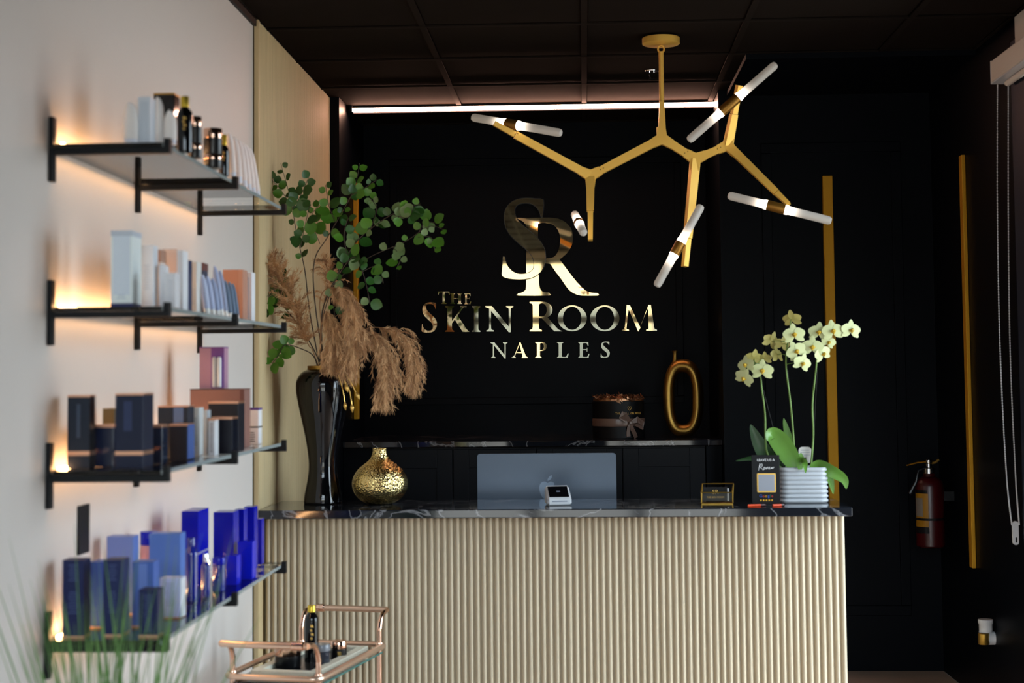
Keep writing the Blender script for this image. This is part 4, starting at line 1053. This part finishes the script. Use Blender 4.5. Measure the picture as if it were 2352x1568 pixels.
lathe_item(4, 460, 480, 1272, 4.12, 'slender cobalt bottle in the middle of the lowest shelf', 'bottle', 'cobalt_glass', 'chrome', split=.8, shape='bottle')
lathe_item(4, 484, 514, 1282, 4.20, 'wide cobalt jar beside the slender cobalt bottle', 'jar', 'cobalt_glass', pcol(deep, .15), split=.8)

# ------------------------------------------------------------------ stems in the black vase
NECK = V((vb.x, vb.y, zt + (1163 - 856) * DV / F_PX))
rl = random.Random(11)
def leaf_mesh(nm, m, L, wd):
    """a rounded leaf with a short stalk, cupped along its midrib"""
    out = []; n = 9
    for i in range(n + 1):
        t = i / n; w = wd * math.sin(PI * (t ** .85)) ** .7 * .5
        out.append((t * L, w))
    vs = []; 
    for x, w in out: vs += [(x, -w, .12 * w), (x, 0, -.10 * w - .0), (x, w, .12 * w)]
    fs = []
    for i in range(n):
        for k in range(2): fs.append((i * 3 + k, i * 3 + k + 1, i * 3 + 4 + k, i * 3 + 3 + k))
    return MB().add(vs, fs).mesh(nm, m, True)
LEAF = [leaf_mesh('leaf', m, L, L * .96) for m in ('leaf_dark', 'leaf_mid', 'leaf_grey', 'leaf_mid') for L in (.044, .058)]
def orient(dirv, nrm):
    x = dirv.normalized(); z = (nrm - x * nrm.dot(x)).normalized(); y = z.cross(x)
    return Matrix((x, y, z)).transposed().to_4x4()
def branch(label, pix, Ds, leaves, mats, spread=.035, r=.0028, start=.35, twigs=()):
    b = thing('leafy_branch', label, 'branch', NECK, group='leafy branches in the black vase')
    inner = V((rl.uniform(-.02, .02), rl.uniform(-.02, .02), -.04))
    pts = [inner + NECK] + [W(x, y, D) for (x, y), D in zip(pix, Ds)]
    P_ = [V(p) - NECK for p in catmull([tuple(p) for p in pts], 6)]
    L = len(P_)
    st = MB().tube(P_, [r * (1 - .7 * i / L) for i in range(L)], 6)
    paths = [(P_, start)]
    for tw, tD in twigs:
        q = [V(p) - NECK for p in catmull([tuple(W(x, y, tD)) for x, y in tw], 5)]
        st.tube(q, .0013, 5); paths.append((q, .1))
    st.build('twig', 'twig', b, True)
    tot = sum(len(p) * (1 - s) for p, s in paths)
    for p, s in paths:
        n = max(2, round(leaves * len(p) * (1 - s) / tot))
        for i in range(n):
            f = s + (1 - s) * (i + rl.uniform(.1, .9)) / n; k = min(len(p) - 2, int(f * (len(p) - 1)))
            base = p[k]; t = (p[k + 1] - p[k]).normalized()
            side = 1 if i % 2 else -1
            dv = (t * .5 + V((t.z, 0, -t.x)) * side * rl.uniform(.5, 1.2) + V((0, rl.uniform(-.6, .4), rl.uniform(-.2, .3)))).normalized()
            nr_ = V((rl.uniform(-.7, .7), -1, rl.uniform(-.2, .9)))
            me = LEAF[rl.choice(mats) * 2 + rl.randint(0, 1)]
            o = link('leaf', me, b); sc_ = rl.uniform(.60, 1.10) * (1 - .25 * f)
            o.matrix_local = Matrix.Translation(base + dv * .004) @ orient(dv, nr_) @ Matrix.Scale(sc_, 4)
    return b
branch('tallest leafy branch at the left, in front of the ribbed panel', [(712, 720), (700, 620), (682, 540), (668, 460), (645, 375)], [5.92, 5.92, 5.9, 5.9, 5.88], 44, [0, 0, 1], start=.45,
       twigs=[([(672, 480), (690, 450), (710, 405)], 5.86), ([(668, 470), (640, 430), (615, 405)], 5.9), ([(690, 570), (700, 520), (712, 470)], 5.85)])
branch('leafy branch rising straight to the small sprig beside the alcove', [(724, 700), (722, 600), (752, 545), (790, 480), (815, 430), (826, 375)], [5.92, 5.9, 5.9, 5.88, 5.86, 5.86], 40, [0, 1, 1], start=.5,
       twigs=[([(770, 510), (755, 470), (748, 425)], 5.88), ([(806, 450), (840, 430), (866, 412)], 5.84), ([(735, 560), (715, 500), (735, 470)], 5.9)])
branch('leafy branch arching right, grey green leaves before the black wall', [(740, 720), (770, 640), (815, 560), (865, 515), (915, 485), (965, 468)], [5.9, 5.88, 5.86, 5.84, 5.82, 5.8], 34, [2, 2, 1, 0], start=.42,
       twigs=[([(850, 530), (865, 480), (850, 455)], 5.84), ([(900, 492), (935, 500), (950, 480)], 5.8)])
branch('thin leafy branch reaching furthest right towards the lettering', [(742, 730), (780, 640), (850, 590), (930, 555), (985, 520), (1020, 528)], [5.9, 5.86, 5.84, 5.82, 5.8, 5.8], 22, [1, 3, 2], r=.0022, start=.55,
       twigs=[([(960, 545), (990, 545), (998, 575)], 5.8), ([(900, 565), (920, 590), (910, 618)], 5.82), ([(960, 540), (975, 510), (1000, 512)], 5.82)])
branch('leafy branch hanging low on the far left, beside the second shelf', [(714, 790), (680, 740), (640, 690), (605, 650), (588, 592)], [5.9, 5.88, 5.86, 5.84, 5.84], 26, [0, 0, 1], start=.45,
       twigs=[([(625, 670), (610, 690), (600, 715)], 5.82), ([(640, 690), (650, 650), (640, 620)], 5.86)])
branch('drooping leafy branch low on the left above the vase shoulder', [(722, 820), (690, 800), (655, 792), (640, 815), (625, 835)], [5.88, 5.84, 5.82, 5.8, 5.8], 14, [1, 1, 3], start=.45)
branch('dense leafy branch in the middle above the dried plumes', [(738, 740), (752, 680), (785, 620), (815, 590), (838, 640), (850, 700)], [5.88, 5.84, 5.8, 5.78, 5.76, 5.76], 34, [0, 0, 1, 2], start=.4,
       twigs=[([(770, 640), (765, 690), (770, 730)], 5.8), ([(800, 600), (790, 540), (800, 500)], 5.82), ([(830, 625), (870, 610), (880, 650)], 5.78)])

def plume(label, stem_px, axis_px, Ds, Da, width, n, droop, dark=0.0):
    """a pampas plume: fine seed strands fanning off its axis and hanging under their weight"""
    t = thing('pampas_plume', label, 'dried grass', NECK, group='dried pampas plumes in the black vase')
    sp = [NECK + V((rl.uniform(-.02, .02), rl.uniform(-.02, .02), -.03))] + [W(x, y, D) for (x, y), D in zip(stem_px, Ds)]
    ax = [W(x, y, D) for (x, y), D in zip(axis_px, Da)]
    S = [V(p) - NECK for p in catmull([tuple(p) for p in sp + ax], 6)]
    MB().tube(S, .0018, 5).build('stalk', 'pampas_dark', t, True)
    A = [V(p) - NECK for p in catmull([tuple(p) for p in ax], 8)]
    for nm, m_, frac_ in (('plume', 'pampas', 1 - dark), ('plume_dark_strands', 'pampas_dark', dark)):  # a share of the tufts takes the darker tone, spread at random
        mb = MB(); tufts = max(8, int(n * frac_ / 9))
        for q_ in range(tufts):
            f = (q_ + rl.random()) / tufts; k = min(len(A) - 2, int(f * (len(A) - 1))); base = A[k] + (A[k + 1] - A[k]) * rl.random()
            tn = (A[k + 1] - A[k]).normalized()
            a = rl.uniform(0, 2 * PI); rad = V((math.cos(a), math.sin(a), rl.uniform(-.4, .4))); rad = rad - tn * rad.dot(tn); rad = rad.normalized() if rad.length > .1 else V((1, 0, 0))
            d = (tn * rl.uniform(.6, 1.1) + rad * rl.uniform(.3, 1.0)).normalized()
            width_ = width * 1.2; L = width_ * (math.sin(PI * (.16 + .76 * f)) ** .6) * rl.uniform(.9, 2.2); pth = [base]
            for j in range(6):
                d = (d + V((rl.uniform(-.12, .12), rl.uniform(-.12, .12), -droop * (.10 + .13 * j)))).normalized(); pth.append(pth[-1] + d * L / 6)
            for s_i in range(40):
                g = rl.random() ** .8 * 5.6; jj = int(g); p = pth[jj] + (pth[jj + 1] - pth[jj]) * (g - jj); tdir = (pth[jj + 1] - pth[jj]).normalized()
                rr_ = V((rl.uniform(-1, 1), rl.uniform(-1, 1), rl.uniform(-1, 1))).normalized()
                dd = (tdir * rl.uniform(.5, 1.0) + rr_ * rl.uniform(.3, .75)).normalized(); ll = width * rl.uniform(.26, .56)
                sd = dd.cross(V((rl.uniform(-.6, .6), -1, rl.uniform(-.6, .6)))).normalized(); wd = rl.uniform(.0005, .0010); b0 = len(mb.v)
                for j in range(4):
                    ww = wd * (1 - .8 * (j / 3) ** 2); mb.v += [tuple(p - sd * ww), tuple(p + sd * ww)]
                    dd = (dd + V((rl.uniform(-.14, .14), rl.uniform(-.14, .14), -droop * .28))).normalized(); p = p + dd * (ll / 3)
                for j in range(3): mb.f.append((b0 + 2 * j, b0 + 2 * j + 1, b0 + 2 * j + 3, b0 + 2 * j + 2))
        if mb.f:
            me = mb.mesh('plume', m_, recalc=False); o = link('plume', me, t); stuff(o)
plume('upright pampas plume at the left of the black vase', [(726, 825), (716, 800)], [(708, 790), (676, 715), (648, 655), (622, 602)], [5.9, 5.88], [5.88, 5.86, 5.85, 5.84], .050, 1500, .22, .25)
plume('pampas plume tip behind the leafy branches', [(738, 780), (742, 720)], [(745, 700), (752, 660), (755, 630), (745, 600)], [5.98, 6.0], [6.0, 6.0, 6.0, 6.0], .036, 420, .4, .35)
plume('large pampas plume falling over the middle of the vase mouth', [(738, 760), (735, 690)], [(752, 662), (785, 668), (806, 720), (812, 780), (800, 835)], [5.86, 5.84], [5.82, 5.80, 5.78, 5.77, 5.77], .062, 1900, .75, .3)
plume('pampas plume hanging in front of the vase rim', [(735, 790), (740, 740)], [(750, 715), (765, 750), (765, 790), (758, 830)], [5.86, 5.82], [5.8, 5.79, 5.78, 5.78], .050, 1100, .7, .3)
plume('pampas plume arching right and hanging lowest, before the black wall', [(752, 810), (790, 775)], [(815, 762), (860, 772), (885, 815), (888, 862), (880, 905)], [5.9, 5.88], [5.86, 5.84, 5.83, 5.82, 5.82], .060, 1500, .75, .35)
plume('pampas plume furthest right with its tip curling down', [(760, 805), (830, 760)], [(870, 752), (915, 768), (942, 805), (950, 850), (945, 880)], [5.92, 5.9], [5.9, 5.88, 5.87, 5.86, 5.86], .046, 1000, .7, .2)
for i, (pts_, lab) in enumerate((([(772, 850), (786, 890), (792, 925)], 'gold dried sprig hanging at the vase shoulder, nearest the middle'),
                                 ([(776, 850), (800, 890), (806, 915), (808, 930)], 'gold dried sprig with the lowest bud at the vase shoulder'),
                                 ([(778, 848), (800, 868), (818, 902)], 'gold dried sprig reaching furthest right at the vase shoulder'),
                                 ([(774, 849), (788, 868), (794, 884)], 'short gold dried sprig at the vase shoulder'))):
    g = thing('dried_sprig', lab, 'dried flower', NECK)
    P_ = [V(p) - NECK for p in catmull([tuple(W(760, 845, 5.85))] + [tuple(W(x, y, 5.79 - .004 * i)) for x, y in pts_], 5)]
    MB().tube(P_, .0022, 6).build('stalk', 'gold_sprig', g, True)
    d = (P_[-1] - P_[-3]).normalized(); q = V((0, 0, 1)).rotation_difference(d)
    MB().lathe(catmull([(.0025, -.004), (.0055, .004), (.0075, .012), (.004, .022), (.0012, .028)], 3), n=9, rot=q.to_matrix(), c=P_[-1]).build('bud', 'gold_sprig', g)

# ------------------------------------------------------------------ orchids
def petal_mesh(nm, m, L, wd, ex=.8, curl=.25):
    vs = []; n = 7
    for i in range(n + 1):
        t = i / n; w = wd * .5 * (math.sin(PI * (.06 + .9 * t ** ex))) ** .75; z = curl * L * t * t * .5
        for k in (-1, -.5, 0, .5, 1): vs.append((t * L, w * k, z - .10 * w * abs(k)))
    fs = [(i * 5 + k, i * 5 + k + 1, i * 5 + 6 + k, i * 5 + 5 + k) for i in range(n) for k in range(4)]
    return MB().add(vs, fs).mesh(nm, m, True)
PET_W = petal_mesh('petal', 'orchid_petal', .040, .046, .75, -.12); SEP = petal_mesh('sepal', 'orchid_petal', .041, .025, .9, -.15)
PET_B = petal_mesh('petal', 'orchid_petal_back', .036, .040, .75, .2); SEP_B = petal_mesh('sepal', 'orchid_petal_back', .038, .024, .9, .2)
lipm = MB(); lipm.lathe(catmull([(.002, 0), (.006, .004), (.0075, .011), (.004, .017)], 2), n=10).add([(-.012, 0, .004), (0, -.004, .012), (.012, 0, .004), (0, .006, .010), (0, -.014, .008)], [(0, 4, 1), (1, 4, 2), (0, 1, 3), (1, 2, 3)])
LIP = lipm.mesh('lip', 'orchid_lip', True)
ro = random.Random(5)
def flower(parent, px, py, D, face, size=1.0, roll=0.0, back=False):
    """face: direction the bloom looks in"""
    f = V(face).normalized(); up = V((math.sin(roll), 0, math.cos(roll))); up = (up - f * up.dot(f)).normalized(); rt = up.cross(f)
    R = Matrix((rt, up, f)).transposed().to_4x4()
    c = W(px, py, D) - parent.location
    fl_ = link('flower', LIP, parent); fl_.matrix_local = Matrix.Translation(c) @ R @ Matrix.Scale(size, 4)
    for ang_, me, zo in ((90, SEP_B if back else SEP, -.001), (215, SEP_B if back else SEP, -.001), (325, SEP_B if back else SEP, -.001), (8, PET_B if back else PET_W, .0012), (172, PET_B if back else PET_W, .0012)):
        o = link('petal' if abs(ang_ - 90) > 80 and ang_ in (8, 172) else 'sepal', me, fl_)
        o.matrix_local = Matrix.Rotation(math.radians(ang_), 4, 'Z') @ Matrix.Translation((.002, 0, zo))
def orchid(label, stem_px, D, flowers, Ds=None):
    base = V((xat(stem_px[0][0], zt + .121, D), D, zt + .1232))
    t = thing('orchid', label, 'orchid', base, group='orchids in the white planter')
    P_ = [V(p) - base for p in catmull([tuple(base)] + [tuple(W(x, y, D + (Ds[i] if Ds else 0))) for i, (x, y) in enumerate(stem_px[1:])], 7)]
    MB().tube(P_, [.0042 - .0022 * i / len(P_) for i in range(len(P_))], 8).build('stem', 'orchid_stem', t, True)
    s0 = V((.006, .006, 0)); MB().tube([s0, P_[len(P_) // 2] + s0], .0016, 6).build('support_stick', 'black_satin', t, True)
    for f in flowers:
        c = W(f[0], f[1], D + f[2]) - base; q = min(P_, key=lambda p: (p - c).length)
        MB().tube([q, (q + c) / 2 + V((0, .006, .004)), c + V((0, .004, 0))], .0013, 5).build('flower_stalk', 'orchid_stem', t, True)
        flower(t, f[0], f[1], D + f[2], f[3], f[4], f[5] if len(f) > 5 else 0, f[6] if len(f) > 6 else False)
    return t
orchid('orchid with the lowest blooms, on the left of the white planter', [(1797, 1085), (1762, 1040), (1757, 950), (1750, 895), (1746, 862), (1735, 835), (1722, 845)], 5.85,
       [(1751, 851, -.02, (-.1, -1, .05), 1.0, .05), (1713, 838, -.01, (-.75, -1, .1), .85, -.2), (1709, 868, -.02, (-.6, -1, -.35), .9, .5), (1732, 821, .03, (-.1, 1, .5), .85, .1, True), (1757, 823, .03, (.2, 1, .5), .7, 0, True)])
orchid('orchid with the topmost bloom, in the middle of the white planter', [(1826, 1085), (1822, 1000), (1815, 920), (1806, 850), (1806, 810), (1812, 770), (1816, 738)], 5.86,
       [(1824, 768, -.03, (.05, -1, .1), 1.0, -.1), (1829, 806, -.03, (.15, -1, 0), .95, -.5), (1843, 834, -.03, (.4, -1, -.2), .9, .3), (1819, 733, .02, (.3, .9, .5), .95, -.1, True),
        (1771, 783, .03, (-.5, .9, .3), .95, .4, True), (1785, 815, .02, (-.6, .6, -.2), .9, 0, True), (1797, 790, .03, (-.2, 1, .1), .8, .3, True)])
orchid('orchid with the rightmost bloom, by the gold wall bar', [(1862, 1085), (1868, 1000), (1866, 930), (1874, 850), (1881, 800), (1905, 765), (1945, 748)], 5.87,
       [(1866, 797, -.03, (-.05, -1, .05), 1.0, .05), (1881, 763, -.02, (-.1, -1, .15), .95, .1), (1913, 760, -.03, (.1, -1, .1), 1.0, -.1), (1890, 812, -.02, (.6, -1, -.1), .9, -.4), (1955, 758, -.02, (.35, -1, .05), .95, .1), (1903, 785, .0, (.3, -1, -.3), .75, .3)])
def strap_leaf(label, px, D, w, m, Dd=None):
    base = V((xat(px[0][0], zt + .121, D), D, zt + .1228))
    t = thing('orchid_leaf', label, 'leaf', base)
    P_ = [V(p) - base for p in catmull([tuple(base)] + [tuple(W(x, y, D + (Dd[i] if Dd else 0))) for i, (x, y) in enumerate(px[1:])], 6)]
    n = len(P_); vs = []
    for i, p in enumerate(P_):
        tn = (P_[min(i + 1, n - 1)] - P_[max(i - 1, 0)]).normalized(); sd = tn.cross(V((0, 1, .25))).normalized()
        ww = w * .5 * (max(.05, math.sin(PI * (.14 + .85 * i / (n - 1)))) ** .85); up_ = sd.cross(tn)
        if up_.y > 0: up_ = -up_
        for k in (-1, -.5, 0, .5, 1): vs.append(p + sd * ww * k + up_ * (.16 * ww * abs(k) ** .7))
    MB().add(vs, [(i * 5 + k, i * 5 + k + 1, i * 5 + 6 + k, i * 5 + 5 + k) for i in range(n - 1) for k in range(4)]).build('blade', m, t, True)
LD = 5.83
strap_leaf('dark upright orchid leaf at the left of the planter', [(1800, 1085), (1765, 1050), (1742, 1015), (1724, 975)], LD + .04, .058, 'orchid_leaf_dark')
strap_leaf('broad bright orchid leaf curving left above the review sign', [(1830, 1085), (1815, 1050), (1792, 1015), (1772, 995), (1763, 1012)], LD, .075, 'orchid_leaf', [0, -.01, -.02, -.04])
strap_leaf('long orchid leaf arching right past the gold bar', [(1862, 1085), (1880, 1068), (1910, 1082), (1938, 1100), (1944, 1122)], LD, .046, 'orchid_leaf', [0, -.02, -.02, -.02])
strap_leaf('orchid leaf drooping down over the right end of the planter', [(1872, 1085), (1896, 1078), (1907, 1100), (1914, 1134)], LD + .01, .032, 'orchid_leaf', [0, 0, 0, 0])
strap_leaf('narrow orchid leaf bending down at the front of the planter', [(1838, 1085), (1838, 1058), (1848, 1062), (1850, 1086)], LD - .03, .028, 'orchid_leaf', [0, -.02, -.04])
strap_leaf('short round orchid leaf before the plant tag', [(1838, 1085), (1836, 1062), (1840, 1040)], LD + .02, .044, 'orchid_leaf')
strap_leaf('small upright orchid leaf between the middle stems', [(1822, 1085), (1815, 1020), (1806, 985), (1800, 960)], LD + .05, .026, 'orchid_leaf')
strap_leaf('dark orchid leaf lying out to the left behind the review sign', [(1800, 1085), (1775, 1058), (1730, 1052), (1690, 1058)], LD + .06, .022, 'orchid_leaf_dark')
tg0 = V((xat(1850, zt + .1232, 5.885), 5.885, zt + .1232))
MB_t = thing('plant_tag', 'white rounded plant tag stuck in the orchid planter', 'plant tag', tg0)
th_ = W(1846, 1026, 5.885).z - tg0.z
MB().prism([(x, 0, th_ - .030 + z) for x, z in rrect(.048, .060, .014, 5)], (0, .0012, 0)).box((0, .0006, th_ * .25), (.008, .0012, th_ * .5)).build('card', 'white_label', MB_t)
stuff(MB().box((0, -.0003, th_ - .012), (.030, .0005, .002)).box((0, -.0003, th_ - .02), (.034, .0005, .0015)).box((0, -.0003, th_ - .03), (.034, .0005, .0015)).build('small_print', 'grey_print', MB_t))

# ------------------------------------------------------------------ rose gold bar cart
ca = math.radians(12); AX = V((math.sin(ca), math.cos(ca), 0)); LT = V((math.cos(ca), -math.sin(ca), 0))
near, far = V((xat(632, .5, 4.76), 4.76, 0)), V((xat(781, .5, 5.31), 5.31, 0))
cc = (near + far) / 2; CL = (far - near).length / 2; CWd = .140
AX = (far - near).normalized(); LT = V((AX.y, -AX.x, 0))
ct_ = thing('bar_cart', 'rose gold bar cart with glass tray in front of the desk', 'cart', cc)
def cpt(a, l, z): return AX * a + LT * l + V((0, 0, z))
HZ, RZ, GZ = .565, .457, .435
for sgn_ in (-1, 1):
    a = sgn_ * CL
    for l in (-CWd, CWd):
        pts_ = [cpt(a, l, .05), cpt(a, l, .30), cpt(a, l, .50), cpt(a, l, HZ - .06), cpt(a + sgn_ * .012, l, HZ - .028), cpt(a + sgn_ * .04, l, HZ - .006), cpt(a + sgn_ * .085, l, HZ)]
        MB().tube(catmull([tuple(p) for p in pts_], 5), .0085, 10).build('leg_tube', 'rose_gold', ct_, True)
        MB().lathe([(.012, .028), (.012, .048), (.009, .05)], c=cpt(a, l, 0), n=12).build('caster_stem', 'rose_gold', ct_, True)
        MB().lathe([(.014, -.010), (.0195, -.006), (.0195, .006), (.014, .010)], c=cpt(a, l, .0195), n=18, rot=Matrix.Rotation(PI / 2, 3, 'Y')).build('caster_wheel', 'black_satin', ct_, True)
        MB().lathe([(.012, -.012), (.013, -.008), (.013, .008), (.012, .012)], c=cpt(a, l, RZ), n=12).build('collar', 'rose_gold', ct_, True)
    hp = [cpt(a + sgn_ * .085, -CWd, HZ), cpt(a + sgn_ * .090, -CWd * .5, HZ), cpt(a + sgn_ * .090, CWd * .5, HZ), cpt(a + sgn_ * .085, CWd, HZ)]
    MB().tube(hp, .0105, 12).build('handle', 'rose_gold_satin', ct_, True)
    for f in ((.70, .78, .86) if sgn_ < 0 else (-.78, -.70)):
        d = LT; q = V((0, 0, 1)).rotation_difference(d)
        MB().lathe([(.010, -.010), (.0135, -.006), (.0135, .006), (.010, .010)], c=cpt(a + sgn_ * .088, CWd * f, HZ), n=16, rot=q.to_matrix()).build('handle_ring', 'rose_gold', ct_, True)
for z in (RZ, .17):
    e0 = CL + .03
    loop = []
    for sx, sy, a0 in ((1, 1, 0), (-1, 1, 90), (-1, -1, 180), (1, -1, 270)):
        for i in range(5):
            g = math.radians(a0 + 90 * i / 4); loop.append(cpt(sx * (e0 - .03) + .03 * math.cos(g), sy * (CWd - .018) + .03 * math.sin(g), z))
    loop.append(loop[0])
    MB().tube(loop, .0095, 10, cap=False).build('tray_rail', 'rose_gold_satin', ct_, True)
    q = cpt(0, 0, z - .022)
    R3 = Matrix((LT, AX, V((0, 0, 1)))).transposed()
    MB().box(q, (2 * CWd + .012, 2 * CL + .02, .006), R3, .001).build('glass_tray', 'shelf_glass', ct_)
    MB().box(q + LT * (CWd + .0075), (.002, 2 * CL + .02, .006), R3).build('glass_edge', pcol((60, 110, 104), .2), ct_)
gt = thing('glitter_tray', 'glittering silver tray on the bar cart', 'tray', cc + cpt(.02, 0, RZ - .022 + .0035), rotz=-math.atan2(AX.x, AX.y))
tw_, tl_ = .108, .24
MB().span(-tw_, tw_, -tl_, tl_, 0, .006, .001).build('base', 'black_satin', gt)
for q in ((-tw_, -tw_ + .03, -tl_, tl_), (tw_ - .03, tw_, -tl_, tl_), (-tw_ + .03, tw_ - .03, -tl_, -tl_ + .03), (-tw_ + .03, tw_ - .03, tl_ - .03, tl_)):
    MB().span(q[0], q[1], q[2], q[3], .0062, .022, .002).build('glitter_border', 'glitter', gt)
ztr = RZ - .022 + .0035 + .0062
def on_tray(xl, xr, yt, D, label, kind, body, cap, split, shape, emblem=None):
    return lathe_item(4, xl, xr, yt, D, label, kind, body, cap, split=split, z=ztr, shape=shape, emblem=emblem)
on_tray(626, 686, 1482, 4.93, 'wide black jar with rose gold lid, leftmost on the bar cart', 'jar', bk, 'rose_gold', .52, 'jar')
on_tray(697, 729, 1392, 5.05, 'tall black bottle with gold cap on the bar cart', 'bottle', bkg, 'gold_cap', .88, 'bottle', 'print_gold')
on_tray(716, 755, 1482, 4.95, 'smoky grey jar between bottle and right jar on the bar cart', 'jar', pcol((40, 46, 58), .1, .5), pcol((120, 124, 132), .15, .5), .7, 'jar')
on_tray(757, 794, 1474, 5.08, 'black jar with rose gold lid, rightmost on the bar cart', 'jar', bk, 'rose_gold', .60, 'jar', 'print_gold')

# ------------------------------------------------------------------ potted grass in the foreground
gp = thing('potted_grass', 'thin green grass plant in front of the lowest shelf', 'plant', (W(262, 1500, 2.95).x, 2.95, 0.0))
MB().lathe([(.09, 0), (.10, .01), (.13, .42), (.135, .43), (.12, .43), (.115, .40)], n=32).build('pot', 'white_ceramic', gp, True)
MB().lathe([(.114, .395), (.05, .402)], n=24).build('soil', 'soil', gp)
gm_ = MB(); rg = random.Random(21)
for i in range(150):
    a = rg.uniform(0, 2 * PI); r0_ = .07 * math.sqrt(rg.random()); b = V((r0_ * math.cos(a), r0_ * math.sin(a), .398))
    lean = max(-.16, min(.26, rg.gauss(0, .13))); lean2 = rg.gauss(0, .10); L = rg.uniform(.36, .62)
    if i < 26: L = rg.uniform(.58, .70); lean *= .9
    d = V((lean + r0_ * math.cos(a) * 1.4, lean2 + r0_ * math.sin(a) * 1.2, 1)).normalized(); p = b.copy(); n0 = len(gm_.v); sg2 = 8; w0 = rg.uniform(.0020, .0036)
    yaw = rg.uniform(-.7, .7); sd = V((math.cos(yaw), math.sin(yaw), 0))
    for j in range(sg2 + 1):
        ww = w0 * (1 - (j / sg2) ** 1.6) + .00025
        gm_.v += [tuple(p - sd * ww), tuple(p + V((0, -.0006, 0))), tuple(p + sd * ww)]
        d = (d + V((lean * .10, lean2 * .08, -.012 * j * abs(lean)))).normalized(); p = p + d * L / sg2
    for j in range(sg2):
        for k in range(2): gm_.f.append((n0 + 3 * j + k, n0 + 3 * j + k + 1, n0 + 3 * j + 4 + k, n0 + 3 * j + 3 + k))
o = link('grass_blades', gm_.mesh('grass_blades', 'grass_blade', recalc=False), gp); stuff(o)
